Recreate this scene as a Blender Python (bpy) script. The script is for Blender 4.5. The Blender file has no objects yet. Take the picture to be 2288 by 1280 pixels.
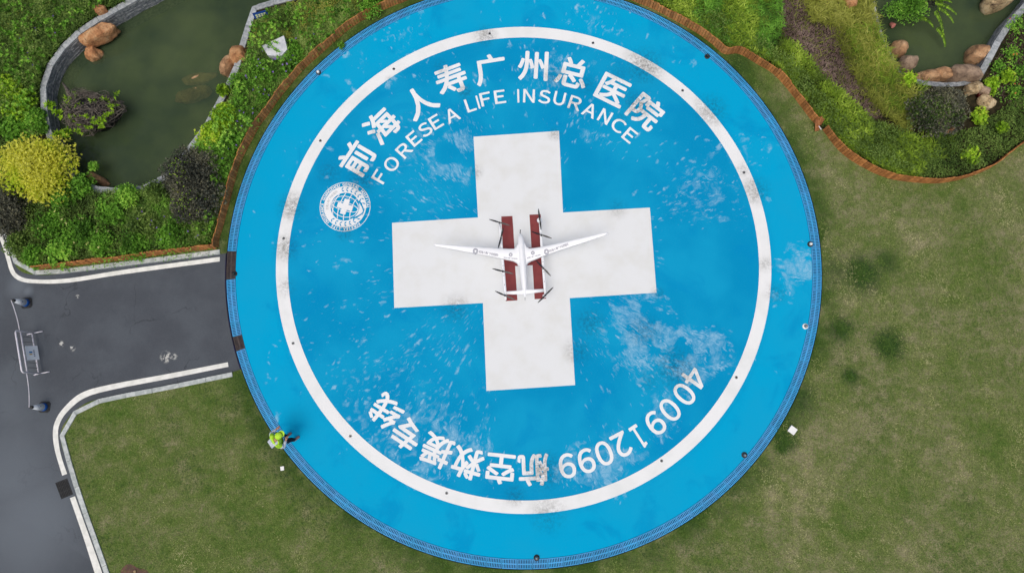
import bpy, bmesh, math, random
import numpy as np
from mathutils import Vector, Matrix, noise as mnoise
from mathutils.geometry import tessellate_polygon
from mathutils.bvhtree import BVHTree

rng = np.random.default_rng(7)
random.seed(7)
SC = bpy.context.scene
COL = SC.collection

# ------------------------------------------------------------------ camera, sky, sun, exposure
H = 25.0                       # the drone hovers 25 m above the pad
TILT, ROLL, FPX = math.radians(9.16), math.radians(0.62), 1527.0
cam = bpy.data.cameras.new('camera')
cam.sensor_width = 36.0
cam.lens = 36.0 * FPX / 2288.0
cam.clip_end = 2000.0
camo = bpy.data.objects.new('camera', cam)
camo.location = (0, 0, H)
camo.rotation_euler = (TILT, ROLL, 0)
COL.objects.link(camo)
SC.camera = camo

SUN_EL, SUN_AZ = math.radians(68), math.radians(205)      # azimuth clockwise from +Y
world = bpy.data.worlds.new('World')
SC.world = world
world.use_nodes = True
wn = world.node_tree
sky = wn.nodes.new('ShaderNodeTexSky')
sky.sky_type = 'NISHITA'
sky.sun_disc = False
sky.sun_elevation = SUN_EL
sky.sun_rotation = SUN_AZ
sky.air_density = 1.0
sky.dust_density = 6.0
sky.ozone_density = 1.0
wn.links.new(sky.outputs[0], wn.nodes['Background'].inputs[0])
wn.nodes['Background'].inputs[1].default_value = 0.108
sun = bpy.data.lights.new('sun', 'SUN')
sun.energy = 1.15
sun.angle = math.radians(40)
sun.color = (1.0, 0.99, 0.93)
suno = bpy.data.objects.new('sun', sun)
suno.rotation_euler = (math.pi / 2 - SUN_EL, 0, -SUN_AZ + math.pi)
suno.rotation_euler = Vector((math.sin(SUN_AZ) * math.cos(SUN_EL), math.cos(SUN_AZ) * math.cos(SUN_EL), math.sin(SUN_EL))).to_track_quat('Z', 'Y').to_euler()
suno.location = (0, 0, 40)
COL.objects.link(suno)
SC.view_settings.view_transform = 'Standard'
SC.view_settings.look = 'None'
SC.view_settings.gamma = 1.0
SC.view_settings.use_curve_mapping = False
SC.view_settings.exposure = -0.06
SC.cycles.max_bounces = 6
SC.cycles.diffuse_bounces = 4
SC.cycles.transparent_max_bounces = 6

# ------------------------------------------------------------------ survey helper: photo measurement -> point of the place
RM = (Matrix.Rotation(ROLL, 3, 'Y') @ Matrix.Rotation(TILT, 3, 'X'))
RMN = np.array(RM)


def P(px, py, z=0.0):
    d = RM @ Vector(((px - 1144) / FPX, -(py - 640) / FPX, -1.0))
    k = (H - z) / -d.z
    return Vector((d.x * k, d.y * k, z))


def PN(a, z=0.0):
    a = np.asarray(a, float)
    d = np.stack([(a[:, 0] - 1144) / FPX, -(a[:, 1] - 640) / FPX, -np.ones(len(a))], 1) @ RMN.T
    k = (H - z) / -d[:, 2]
    return np.stack([d[:, 0] * k, d[:, 1] * k, np.full(len(a), 0.0) + z], 1)


def lin(r, g, b):
    f = lambda c: (c / 255 / 12.92) if c / 255 <= .04045 else ((c / 255 + .055) / 1.055) ** 2.4
    return (f(r), f(g), f(b), 1.0)


# ------------------------------------------------------------------ object helpers
WLOC = {}


def link(o, parent=None, loc=(0, 0, 0)):
    COL.objects.link(o)
    if parent is not None:
        o.parent = parent
    return o


def tag(o, label=None, cat=None, group=None, kind=None):
    if label: o['label'] = label
    if cat: o['category'] = cat
    if group: o['group'] = group
    if kind: o['kind'] = kind
    return o


def empty(name, loc, label=None, cat=None, group=None, kind=None):
    o = bpy.data.objects.new(name, None)
    o.empty_display_size = .1
    o.location = loc
    COL.objects.link(o)
    WLOC[o.name] = Vector(loc)
    return tag(o, label, cat, group, kind)


def mesh_of(name, V, F, mat, smooth=False, tint=None):
    me = bpy.data.meshes.new(name)
    V = np.asarray(V, np.float32)
    if isinstance(F, np.ndarray):
        n, k = F.shape
        me.vertices.add(len(V)); me.vertices.foreach_set('co', V.ravel())
        me.loops.add(n * k); me.loops.foreach_set('vertex_index', F.ravel().astype(np.int32))
        me.polygons.add(n)
        me.polygons.foreach_set('loop_start', np.arange(0, n * k, k, dtype=np.int32))
        me.polygons.foreach_set('loop_total', np.full(n, k, np.int32))
    else:
        me.from_pydata([tuple(map(float, v)) for v in V], [], [list(f) for f in F])
    if tint is not None:
        a = me.attributes.new('tint', 'FLOAT', 'POINT')
        a.data.foreach_set('value', np.asarray(tint, np.float32))
    if smooth:
        me.polygons.foreach_set('use_smooth', [True] * len(me.polygons))
    me.materials.append(mat)
    me.update(calc_edges=True)
    return me


def obj(name, V, F, mat, parent=None, smooth=False, tint=None, origin=None):
    """V in world coordinates; the origin sits at the parent's origin (or at origin)."""
    if parent is not None:
        base = WLOC[parent.name]
    else:
        base = Vector(origin) if origin is not None else Vector((0, 0, 0))
    V = np.asarray(V, np.float64) - np.array(base)
    o = bpy.data.objects.new(name, mesh_of(name, V, F, mat, smooth, tint))
    COL.objects.link(o)
    if parent is not None:
        o.parent = parent
    else:
        o.location = base
    WLOC[o.name] = base
    return o


def inst(name, me, loc, rot=(0, 0, 0), parent=None, scale=None):
    o = bpy.data.objects.new(name, me)
    base = WLOC[parent.name] if parent is not None else Vector((0, 0, 0))
    o.location = Vector(loc) - base
    o.rotation_euler = rot
    if scale is not None: o.scale = scale
    COL.objects.link(o)
    if parent is not None: o.parent = parent
    WLOC[o.name] = Vector(loc)
    return o


class MB:
    def __init__(s): s.V = []; s.F = []
    def add(s, V, F):
        n = len(s.V); s.V += [tuple(v) for v in V]; s.F += [[i + n for i in f] for f in F]; return s
    def box(s, c, size, M=None):
        x, y, z = [k / 2 for k in size]
        vs = [Vector((a * x, b * y, d * z)) for a in (-1, 1) for b in (-1, 1) for d in (-1, 1)]
        if M is not None: vs = [M @ v for v in vs]
        c = Vector(c)
        return s.add([v + c for v in vs], [(0, 1, 3, 2), (4, 6, 7, 5), (0, 4, 5, 1), (2, 3, 7, 6), (0, 2, 6, 4), (1, 5, 7, 3)])
    def tube(s, path, rad, n=8, cap=True):
        path = [Vector(p) for p in path]
        if not hasattr(rad, '__len__'): rad = [rad] * len(path)
        rings = []; up = None
        for i, p in enumerate(path):
            t = (path[min(i + 1, len(path) - 1)] - path[max(i - 1, 0)])
            t = t.normalized() if t.length > 1e-9 else Vector((0, 0, 1))
            if up is None:
                up = t.orthogonal().normalized()
            u = (up - t * up.dot(t))
            u = u.normalized() if u.length > 1e-6 else t.orthogonal().normalized()
            up = u
            w = t.cross(u)
            rings.append([p + (u * math.cos(a) + w * math.sin(a)) * rad[i] for a in [2 * math.pi * k / n for k in range(n)]])
        V = [v for r in rings for v in r]; F = []
        for i in range(len(path) - 1):
            for k in range(n):
                F.append((i * n + k, i * n + (k + 1) % n, (i + 1) * n + (k + 1) % n, (i + 1) * n + k))
        if cap:
            F.append(tuple(range(n))[::-1]); F.append(tuple((len(path) - 1) * n + k for k in range(n)))
        return s.add(V, F)
    def lathe(s, c, prof, n=20):
        c = Vector(c); V = []; F = []
        for r, z in prof:
            for k in range(n):
                a = 2 * math.pi * k / n
                V.append(c + Vector((r * math.cos(a), r * math.sin(a), z)))
        for i in range(len(prof) - 1):
            for k in range(n):
                F.append((i * n + k, i * n + (k + 1) % n, (i + 1) * n + (k + 1) % n, (i + 1) * n + k))
        F.append(tuple(range(n))[::-1]); F.append(tuple((len(prof) - 1) * n + k for k in range(n)))
        return s.add(V, F)
    def prism(s, poly, z0, z1):
        """poly: list of (x,y) counter-clockwise, convex or simple."""
        n = len(poly)
        V = [(p[0], p[1], z1) for p in poly] + [(p[0], p[1], z0) for p in poly]
        F = [tuple(range(n))] + [(i, i + n, (i + 1) % n + n, (i + 1) % n) for i in range(n)] + [tuple(range(2 * n - 1, n - 1, -1))]
        return s.add(V, F)
    def loft(s, secs, closed_ends=True):
        n = len(secs[0]); V = [v for q in secs for v in q]; F = []
        for i in range(len(secs) - 1):
            for k in range(n):
                F.append((i * n + k, i * n + (k + 1) % n, (i + 1) * n + (k + 1) % n, (i + 1) * n + k))
        if closed_ends:
            F.append(tuple(range(n))[::-1]); F.append(tuple((len(secs) - 1) * n + k for k in range(n)))
        return s.add(V, F)
    def build(s, name, mat, parent=None, smooth=False, origin=None):
        return obj(name, s.V, s.F, mat, parent, smooth, None, origin)


def fix_normals(o):
    bm = bmesh.new(); bm.from_mesh(o.data); bmesh.ops.recalc_face_normals(bm, faces=bm.faces); bm.to_mesh(o.data); bm.free()
    return o


def smooth_line(pts, n=6, closed=False):
    pts = [np.array(p, float) for p in pts]; out = []
    m = len(pts); rg = range(m if closed else m - 1)
    for i in rg:
        p0 = pts[(i - 1) % m] if closed or i > 0 else 2 * pts[0] - pts[1]
        p1 = pts[i]; p2 = pts[(i + 1) % m]
        p3 = pts[(i + 2) % m] if closed or i + 2 < m else 2 * pts[-1] - pts[-2]
        for k in range(n):
            t = k / n
            out.append(.5 * ((2 * p1) + (-p0 + p2) * t + (2 * p0 - 5 * p1 + 4 * p2 - p3) * t * t + (-p0 + 3 * p1 - 3 * p2 + p3) * t ** 3))
    if not closed: out.append(pts[-1])
    return np.array(out)


def resample(pts, step):
    pts = np.asarray(pts, float); d = np.r_[0, np.cumsum(np.hypot(*np.diff(pts[:, :2], axis=0).T))]
    n = max(2, int(round(d[-1] / step)) + 1); s = np.linspace(0, d[-1], n)
    return np.stack([np.interp(s, d, pts[:, i]) for i in range(pts.shape[1])], 1)


def normals2(pts):
    t = np.gradient(pts[:, :2], axis=0); t /= np.linalg.norm(t, axis=1, keepdims=True) + 1e-9
    return np.stack([-t[:, 1], t[:, 0]], 1)       # left of travel


def inside(pts, poly):
    x, y = pts[:, 0], pts[:, 1]; r = np.zeros(len(pts), bool); q = np.asarray(poly)[:, :2]
    j = len(q) - 1
    for i in range(len(q)):
        xi, yi = q[i]; xj, yj = q[j]
        c = ((yi > y) != (yj > y)) & (x < (xj - xi) * (y - yi) / (yj - yi + 1e-12) + xi)
        r ^= c; j = i
    return r


def sheet(name, loops, z, mat, parent=None):
    L = [[Vector((p[0], p[1], 0)) for p in lp] for lp in loops]
    tri = tessellate_polygon(L)
    V = [(p.x, p.y, z) for lp in L for p in lp]
    F = []
    for a, b, c in tri:
        A, B, C = [Vector(V[i]) for i in (a, b, c)]
        F.append((a, b, c) if (B - A).cross(C - A).z > 0 else (a, c, b))
    return obj(name, V, F, mat, parent)


def strip(L, R, z):
    n = len(L); V = [(p[0], p[1], z) for p in L] + [(p[0], p[1], z) for p in R]
    F = []
    for i in range(n - 1):
        f = (i, i + 1, i + 1 + n, i + n)
        A, B, C = [Vector(V[k]) for k in f[:3]]
        F.append(f if (B - A).cross(C - A).z > 0 else f[::-1])
    return V, F


# ------------------------------------------------------------------ materials
class NT:
    def __init__(s, name, rough=.7, spec=.3):
        s.m = bpy.data.materials.new(name); s.m.use_nodes = True
        s.t = s.m.node_tree; s.b = s.t.nodes['Principled BSDF']
        s.b.inputs['Roughness'].default_value = rough
        s.b.inputs['Specular IOR Level'].default_value = spec
        s._pos = None
    def n(s, ty, **kw):
        nd = s.t.nodes.new('ShaderNode' + ty)
        for k, v in kw.items(): setattr(nd, k, v)
        return nd
    def l(s, a, b): s.t.links.new(a, b)
    def pos(s):
        if s._pos is None: s._pos = s.n('NewGeometry').outputs['Position']
        return s._pos
    def val(s, sock, v):
        if isinstance(v, (int, float)): sock.default_value = v
        elif isinstance(v, tuple): sock.default_value = v
        else: s.l(v, sock)
    def math(s, op, a, b=0.0, clamp=False):
        nd = s.n('Math', operation=op); nd.use_clamp = clamp
        s.val(nd.inputs[0], a); s.val(nd.inputs[1], b); return nd.outputs[0]
    def noise(s, scale, detail=4, vec=None, rough=.55, dist=0.0):
        nd = s.n('TexNoise'); nd.inputs['Scale'].default_value = scale; nd.inputs['Detail'].default_value = detail
        nd.inputs['Roughness'].default_value = rough; nd.inputs['Distortion'].default_value = dist
        s.l(vec if vec is not None else s.pos(), nd.inputs['Vector']); return nd.outputs['Fac']
    def rng(s, v, a, b, c=0.0, d=1.0, smooth=True):
        nd = s.n('MapRange'); nd.interpolation_type = 'SMOOTHSTEP' if smooth else 'LINEAR'
        s.val(nd.inputs['Value'], v); s.val(nd.inputs['From Min'], a); s.val(nd.inputs['From Max'], b)
        s.val(nd.inputs['To Min'], c); s.val(nd.inputs['To Max'], d); return nd.outputs[0]
    def mix(s, f, a, b, mode='MIX'):
        nd = s.n('Mix', data_type='RGBA', blend_type=mode)
        s.val(nd.inputs['Factor'], f); s.val(nd.inputs['A'], a) if not isinstance(a, tuple) else setattr(nd.inputs[6], 'default_value', a)
        if isinstance(a, tuple): nd.inputs[6].default_value = a
        else: s.l(a, nd.inputs[6])
        if isinstance(b, tuple): nd.inputs[7].default_value = b
        else: s.l(b, nd.inputs[7])
        return nd.outputs[2]
    def ramp(s, f, stops):
        nd = s.n('ValToRGB'); e = nd.color_ramp.elements
        while len(e) < len(stops): e.new(0.5)
        for k, (p, c) in enumerate(stops): e[k].position = p; e[k].color = c
        s.val(nd.inputs[0], f); return nd.outputs[0]
    def color(s, c):
        if isinstance(c, tuple): s.b.inputs['Base Color'].default_value = c
        else: s.l(c, s.b.inputs['Base Color'])
    def bump(s, h, strength=.3, dist=.02):
        nd = s.n('Bump'); nd.inputs['Strength'].default_value = strength; nd.inputs['Distance'].default_value = dist
        s.l(h, nd.inputs['Height']); s.l(nd.outputs[0], s.b.inputs['Normal'])
    def blobs(s, lst, soft=1.0):
        """max of soft round spots, centres given as survey points (px,py,radius px,strength)"""
        out = None
        for x, y, r, k in lst:
            c = P(x, y); d = s.n('VectorMath', operation='DISTANCE')
            s.l(s.pos(), d.inputs[0]); d.inputs[1].default_value = c
            v = s.rng(d.outputs['Value'], r / 61.0, r / 61.0 * (1 - soft), 0.0, k)
            out = v if out is None else s.math('MAXIMUM', out, v)
        return out


def plain(name, c, c2=None, scale=6, rough=.6, bump=0.0, bscale=40, spec=.3, metal=0.0, rnd=0.0, detail=4):
    t = NT(name, rough, spec)
    col = c
    if c2 is not None:
        col = t.mix(t.rng(t.noise(scale, detail), .35, .65), c, c2)
    if rnd:
        oi = t.n('ObjectInfo').outputs['Random']
        hv = t.n('HueSaturation'); t.val(hv.inputs['Value'], t.rng(oi, 0, 1, 1 - rnd, 1 + rnd, False))
        if isinstance(col, tuple): hv.inputs['Color'].default_value = col
        else: t.l(col, hv.inputs['Color'])
        col = hv.outputs[0]
    t.color(col)
    t.b.inputs['Metallic'].default_value = metal
    if bump: t.bump(t.noise(bscale, 5), bump)
    return t.m


LEAFK = 1.42


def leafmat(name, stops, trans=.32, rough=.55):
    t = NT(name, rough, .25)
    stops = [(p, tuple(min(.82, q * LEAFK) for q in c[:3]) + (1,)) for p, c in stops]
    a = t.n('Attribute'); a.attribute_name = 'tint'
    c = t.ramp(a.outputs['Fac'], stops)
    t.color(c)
    tr = t.n('BsdfTranslucent'); t.l(c, tr.inputs[0])
    mx = t.n('MixShader'); mx.inputs[0].default_value = trans
    out = t.t.nodes['Material Output']
    t.l(t.b.outputs[0], mx.inputs[1]); t.l(tr.outputs[0], mx.inputs[2]); t.l(mx.outputs[0], out.inputs[0])
    return t.m


PADC = P(0, 0) * 0 + Vector((0.00503 * H, 0.20672 * H, 0))
R_RING_O, R_RING_I, R_GRATE = .36904 * H, .35091 * H, .44288 * H
R_PAD = R_GRATE - .34

SOOT = [(1440, 738, 48, .75), (1510, 822, 62, 1.0), (1318, 722, 45, .8), (1292, 785, 40, .7), (808, 402, 46, 1.0), (735, 385, 40, .6),
        (1040, 205, 26, .9), (985, 150, 26, .55), (1240, 170, 34, .8), (1310, 190, 30, .6), (1425, 235, 46, 1.0), (1385, 165, 40, .4),
        (1215, 1050, 52, 1.0), (1085, 80, 34, .9), (1440, 148, 60, 1.0), (1590, 245, 50, .9), (650, 462, 42, 1.0), (640, 555, 40, .9),
        (1690, 425, 42, .9), (1735, 655, 30, .7), (1225, 1150, 50, .6), (1240, 300, 20, .8), (1062, 385, 22, .7), (1020, 690, 40, .8),
        (1150, 1105, 30, .7), (1450, 850, 30, .5), (770, 520, 26, .8), (1390, 262, 20, .5), (1380, 465, 30, .5), (1470, 655, 20, .7),
        (1710, 590, 22, .5), (840, 300, 20, .4), (1660, 380, 24, .5), (870, 180, 14, .4), (640, 640, 30, .5), (1280, 235, 26, .6)]
SCUFF = [(1450, 740, 190, 1.0), (1560, 790, 150, 1.0), (1390, 1060, 150, .95), (1290, 1060, 120, .95), (960, 1000, 240, .8), (1090, 980, 190, .7),
         (1040, 360, 110, 1.0), (990, 330, 180, .7), (960, 430, 190, .45), (760, 740, 220, .3), (1300, 330, 150, .62), (1580, 430, 190, .62),
         (1780, 590, 90, .95), (1745, 650, 60, 1.0), (1240, 150, 180, .6), (880, 110, 190, .5), (1330, 60, 190, .5), (880, 860, 220, .5),
         (1650, 330, 140, .5), (1530, 930, 140, .95), (780, 900, 160, .6), (1010, 760, 160, .45), (700, 560, 150, .2), (1500, 560, 140, .4)]
CLEAN = [(1330, 400, 95, 1.0), (1590, 620, 140, 1.0), (1190, 945, 110, 1.0), (1660, 1000, 190, 1.0), (1000, 340, 35, .8), (1010, 1215, 150, 1.0), (1250, 1225, 170, 1.0), (1480, 1140, 140, 1.0), (700, 960, 90, .9), (800, 1120, 120, 1.0), (590, 640, 110, .8), (1640, 220, 130, .8), (1010, 30, 60, .6)]


def wear(t):
    s = t.blobs([(x, y, r * 1.1, k) for x, y, r, k in SOOT], .95)
    n = t.noise(9, 6, rough=.75)
    soot = t.math('MULTIPLY', s, t.rng(n, .38, .62), True)
    fine = t.rng(t.noise(24, 4, rough=.8), .40, .60)
    soot = t.math('MULTIPLY', soot, t.rng(fine, 0, 1, .5, 1.0, False))
    return soot


def pad_material():
    t = NT('blue_pad_paint', .9, .02)
    d = t.n('VectorMath', operation='SUBTRACT'); t.l(t.pos(), d.inputs[0]); d.inputs[1].default_value = PADC
    sp = t.n('SeparateXYZ'); t.l(d.outputs[0], sp.inputs[0])
    r = t.math('SQRT', t.math('ADD', t.math('MULTIPLY', sp.outputs[0], sp.outputs[0]), t.math('MULTIPLY', sp.outputs[1], sp.outputs[1])))
    ang = t.math('ARCTAN2', sp.outputs[1], sp.outputs[0])
    cv = t.n('CombineXYZ')
    wob = t.noise(1.3, 2)
    t.l(t.math('ADD', t.math('MULTIPLY', ang, 66.0), t.math('MULTIPLY', wob, 5.0)), cv.inputs[0]); t.l(t.math('MULTIPLY', r, 3.0), cv.inputs[1])
    st = t.noise(1.0, 3, cv.outputs[0], .6)
    cv2 = t.n('CombineXYZ')
    t.l(t.math('ADD', t.math('MULTIPLY', ang, 15.0), t.math('MULTIPLY', wob, 2.2)), cv2.inputs[0]); t.l(t.math('MULTIPLY', r, 1.25), cv2.inputs[1])
    cloud = t.noise(1.3, 5, cv2.outputs[0], .62)
    base = t.mix(t.rng(r, 8.9, 9.5), lin(8, 145, 195), lin(6, 165, 212))
    base = t.mix(t.rng(t.noise(.33, 3), .38, .66, 0, .7), base, lin(22, 163, 208))
    base = t.mix(t.math('MULTIPLY', t.rng(t.noise(.55, 4, rough=.6, dist=.6), .52, .7), .55), base, lin(4, 140, 196))
    base = t.mix(t.rng(t.noise(14, 5, rough=.7), .5, .8, 0, .25), base, lin(60, 172, 212))
    den = t.blobs(SCUFF, .85)
    den = t.math('ADD', den, .17)
    den = t.math('SUBTRACT', den, t.blobs(CLEAN, .5), True)
    den = t.math('MULTIPLY', den, t.rng(t.noise(.8, 3), .26, .52))
    T = t.math('SUBTRACT', .775, t.math('MULTIPLY', den, .27))
    mA = t.math('MULTIPLY', t.rng(st, T, t.math('ADD', T, .15)), .85)
    def dabs(ka, kr, dens_k, off, den):
        v = t.n('CombineXYZ')
        t.l(t.math('ADD', t.math('MULTIPLY', ang, ka), t.math('MULTIPLY', wob, off)), v.inputs[0]); t.l(t.math('MULTIPLY', r, kr), v.inputs[1]); v.inputs[2].default_value = off
        jit = t.n('VectorMath', operation='MULTIPLY_ADD'); nz = t.n('TexNoise'); nz.inputs['Scale'].default_value = 7.0; nz.inputs['Detail'].default_value = 4.0
        t.l(t.pos(), nz.inputs['Vector']); t.l(nz.outputs['Color'], jit.inputs[0]); jit.inputs[1].default_value = (.75, .75, 0); t.l(v.outputs[0], jit.inputs[2])
        vo = t.n('TexVoronoi'); vo.voronoi_dimensions = '2D'; vo.inputs['Scale'].default_value = 1.0; t.l(jit.outputs[0], vo.inputs['Vector'])
        sc_ = t.n('SeparateColor'); t.l(vo.outputs['Color'], sc_.inputs[0])
        size = t.math('MULTIPLY', t.rng(sc_.outputs[0], t.math('SUBTRACT', 1.0, t.math('MULTIPLY', den, dens_k)), 1.0, 0.0, .55, False), t.rng(sc_.outputs[1], 0, 1, .55, 1.1, False))
        edge = t.math('ADD', vo.outputs['Distance'], t.rng(t.noise(11, 4, rough=.7), .3, .7, -.12, .16, False))
        return t.math('MULTIPLY', t.rng(edge, size, t.math('SUBTRACT', size, .42)), t.rng(sc_.outputs[2], 0, 1, .45, 1.0, False))
    den2 = t.math('MULTIPLY', den, t.rng(den, .5, .95))
    mB = t.math('MAXIMUM', t.math('MAXIMUM', dabs(30.0, 1.9, .7, 2.0, den), dabs(56.0, 3.4, .55, 4.0, den)), dabs(15.0, 1.25, .85, 7.0, den2))
    T2 = t.math('SUBTRACT', .83, t.math('MULTIPLY', den, .46))
    mC = t.math('MULTIPLY', t.rng(cloud, T2, t.math('ADD', T2, .28)), t.rng(t.noise(7, 5, rough=.7), .3, .65, .45, .95))
    mB = t.math('MAXIMUM', mB, mC)
    m = t.math('MAXIMUM', mA, mB)
    m = t.math('MULTIPLY', m, t.rng(t.noise(26, 3), .25, .7, .5, .88))
    m = t.math('MULTIPLY', m, t.rng(den, 0.02, .12))
    col = t.mix(m, base, lin(158, 201, 226))
    col = t.mix(t.math('MULTIPLY', wear(t), .72), col, lin(30, 62, 84))
    t.color(col)
    t.bump(t.noise(60, 4), .12, .01)
    return t.m


def white_paint(name, c1, c2, dirt=.75):
    t = NT(name, .75, .12)
    col = t.mix(t.rng(t.noise(1.1, 4), .4, .72), c1, c2)
    col = t.mix(t.math('MULTIPLY', t.rng(t.noise(17, 5, rough=.75), .58, .8), .35), col, lin(176, 176, 166))
    col = t.mix(t.math('MULTIPLY', wear(t), min(1.0, dirt * 1.25)), col, lin(78, 80, 80))
    smear = t.math('MULTIPLY', t.blobs([(x, y, r * 1.3, k * .5) for x, y, r, k in SOOT], .95), t.rng(t.noise(3.2, 4), .35, .6))
    col = t.mix(smear, col, lin(170, 170, 164))
    t.color(col)
    t.bump(t.noise(60, 4), .1, .01)
    return t.m


M = {}
M['pad'] = pad_material()
M['ring'] = white_paint('white_ring_paint', lin(238, 240, 240), lin(229, 232, 231))
M['cross'] = white_paint('white_cross_paint', lin(230, 233, 234), lin(224, 226, 224), .6)
M['letter'] = white_paint('white_letter_paint', lin(240, 242, 243), lin(230, 233, 235), .95)
M['hred'] = plain('red_h_paint', lin(136, 60, 60), lin(126, 53, 54), 2.5, .6, .1, 60)
M['grate'] = plain('blue_plastic_grate', lin(62, 168, 226), lin(78, 162, 222), 2, .6, rnd=.08)
M['irongrate'] = plain('brown_iron_grate', lin(84, 74, 70), lin(66, 60, 62), 9, .65)
M['trough'] = plain('drain_trough', lin(26, 22, 62), lin(22, 22, 40), 3, .8)
M['concrete'] = plain('concrete_edge', lin(120, 150, 170), lin(100, 140, 170), 3, .8)


def lawn_material():
    t = NT('lawn_turf', .9, .1)
    big = t.noise(.28, 4, rough=.6)
    mid = t.noise(2.2, 5, rough=.7)
    fin = t.noise(24, 4, rough=.75)
    sp = t.n('SeparateXYZ'); t.l(t.pos(), sp.inputs[0])
    east = t.rng(sp.outputs[0], -12.0, 12.0, .02, .07, False)
    dry = t.math('ADD', t.math('ADD', t.math('MULTIPLY', big, .5), t.math('MULTIPLY', mid, .55)), east)
    c = t.ramp(dry, [(.41, lin(80, 112, 42)), (.51, lin(105, 125, 62)), (.60, lin(125, 134, 84)), (.70, lin(154, 150, 114))])
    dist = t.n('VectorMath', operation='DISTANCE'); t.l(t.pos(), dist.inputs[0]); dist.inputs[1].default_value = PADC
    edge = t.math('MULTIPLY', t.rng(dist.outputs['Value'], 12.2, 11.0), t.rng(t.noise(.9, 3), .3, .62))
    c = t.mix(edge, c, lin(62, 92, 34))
    dark = t.blobs([(1985, 770, 58, 1.0), (1925, 612, 72, 1.0), (1880, 735, 46, .9), (1900, 840, 28, .9), (1975, 585, 48, .7), (1865, 605, 50, .6),
                    (1780, 900, 70, .6), (1755, 985, 40, .8), (1645, 140, 60, .7)], .9)
    dark = t.math('MULTIPLY', dark, t.rng(mid, .22, .48))
    c = t.mix(dark, c, lin(36, 72, 32))
    c = t.mix(t.rng(fin, .35, .62, .55, 0.0), c, lin(44, 52, 24))
    c = t.mix(t.rng(fin, .58, .78, .0, .5), c, lin(150, 146, 104))
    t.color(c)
    t.bump(t.math('ADD', fin, t.noise(90, 3)), .7, .03)
    return t.m


M['lawn'] = lawn_material()
M['soil'] = plain('bed_soil', lin(60, 54, 38), lin(40, 38, 26), 5, .95, .6, 30, .1)
M['mulch'] = plain('bark_mulch', lin(98, 82, 76), lin(62, 50, 46), 14, .95, .9, 45, .1, detail=7)


def asphalt_material():
    t = NT('asphalt', .85, .25)
    g = t.noise(120, 3, rough=.8); m = t.noise(.7, 4); f = t.noise(30, 4, rough=.75)
    c = t.mix(t.rng(m, .35, .68), lin(76, 81, 88), lin(86, 92, 99))
    c = t.mix(t.rng(g, .52, .75, 0, .5), c, lin(128, 132, 134))
    c = t.mix(t.rng(g, .5, .3, 0, .6), c, lin(42, 44, 50))
    c = t.mix(t.rng(f, .62, .74, 0, .35), c, lin(120, 122, 122))
    sa, sb = P(0, 1135), P(185, 1243); nv = Vector((sb.y - sa.y, sa.x - sb.x, 0)).normalized()
    dt = t.n('VectorMath', operation='DOT_PRODUCT'); t.l(t.pos(), dt.inputs[0]); dt.inputs[1].default_value = nv
    seam = t.math('ADD', t.math('SUBTRACT', dt.outputs['Value'], nv.dot(sa)), t.math('MULTIPLY', t.math('SUBTRACT', t.noise(1.6, 4), .5), .35))
    c = t.mix(t.rng(seam, -.05, .03, 0, .35), c, lin(64, 68, 74))
    sx = t.n('SeparateXYZ'); t.l(t.pos(), sx.inputs[0])
    crk = t.n('TexVoronoi', feature='DISTANCE_TO_EDGE'); crk.inputs['Scale'].default_value = .45
    wv = t.n('VectorMath', operation='ADD'); t.l(t.pos(), wv.inputs[0])
    nz = t.n('TexNoise'); nz.inputs['Scale'].default_value = 1.8; nz.inputs['Detail'].default_value = 5; t.l(t.pos(), nz.inputs['Vector']); t.l(nz.outputs['Color'], wv.inputs[1]); t.l(wv.outputs[0], crk.inputs['Vector'])
    c = t.mix(t.math('MULTIPLY', t.rng(crk.outputs['Distance'], .012, .002), t.rng(t.noise(.5, 3), .5, .62, 0, .55)), c, lin(48, 50, 54))
    pale = t.blobs([(60, 1180, 190, .7), (20, 1060, 170, .6), (20, 900, 120, .35), (40, 640, 40, .6), (60, 650, 20, .8)], .9)
    c = t.mix(pale, c, lin(112, 120, 128))
    wh = t.math('MULTIPLY', t.blobs([(370, 797, 17, 1.0), (160, 777, 10, 1.0), (136, 768, 9, 1), (172, 662, 6, 1), (388, 796, 10, .8)], .6), t.rng(t.noise(9, 4, rough=.7), .5, .58))
    c = t.mix(wh, c, lin(196, 196, 190))
    t.color(c); t.bump(t.math('ADD', g, f), .5, .01)
    return t.m


M['asphalt'] = asphalt_material()
M['line'] = plain('road_line_paint', lin(240, 240, 234), lin(222, 223, 216), 4, .7, .2, detail=7)
M['kerb'] = plain('granite_kerb', lin(200, 205, 203), lin(168, 176, 174), 7, .8, .3, 60, rnd=.06)
M['plank'] = plain('stained_edging_wood', lin(190, 130, 76), lin(162, 106, 58), 9, .85, .3, 40, rnd=.3)
M['palewood'] = plain('pale_broken_wood', lin(176, 120, 76), lin(150, 96, 60), 9, .8, .3, 40)
M['granite'] = plain('granite_coping', lin(176, 180, 182), lin(142, 148, 152), 11, .75, .25, 70, rnd=.14)
M['slate'] = plain('stacked_slate', lin(158, 162, 164), lin(112, 117, 122), 9, .8, .7, 30)
M['slab'] = plain('white_granite_slab', lin(214, 216, 220), lin(188, 192, 198), 4, .7, .2, 40)


def rock_mat(name, a, b, c):
    t = NT(name, .85, .2)
    n = t.noise(2.6, 6, rough=.65, dist=.5); f = t.noise(9, 6, rough=.7)
    col = t.ramp(n, [(.32, c), (.5, a), (.68, b)])
    col = t.mix(t.rng(f, .52, .68, 0, .8), col, c)
    t.color(col); t.bump(t.math('ADD', f, t.math('MULTIPLY', t.noise(34, 4), .6)), 1.0, .07)
    return t.m


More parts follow.
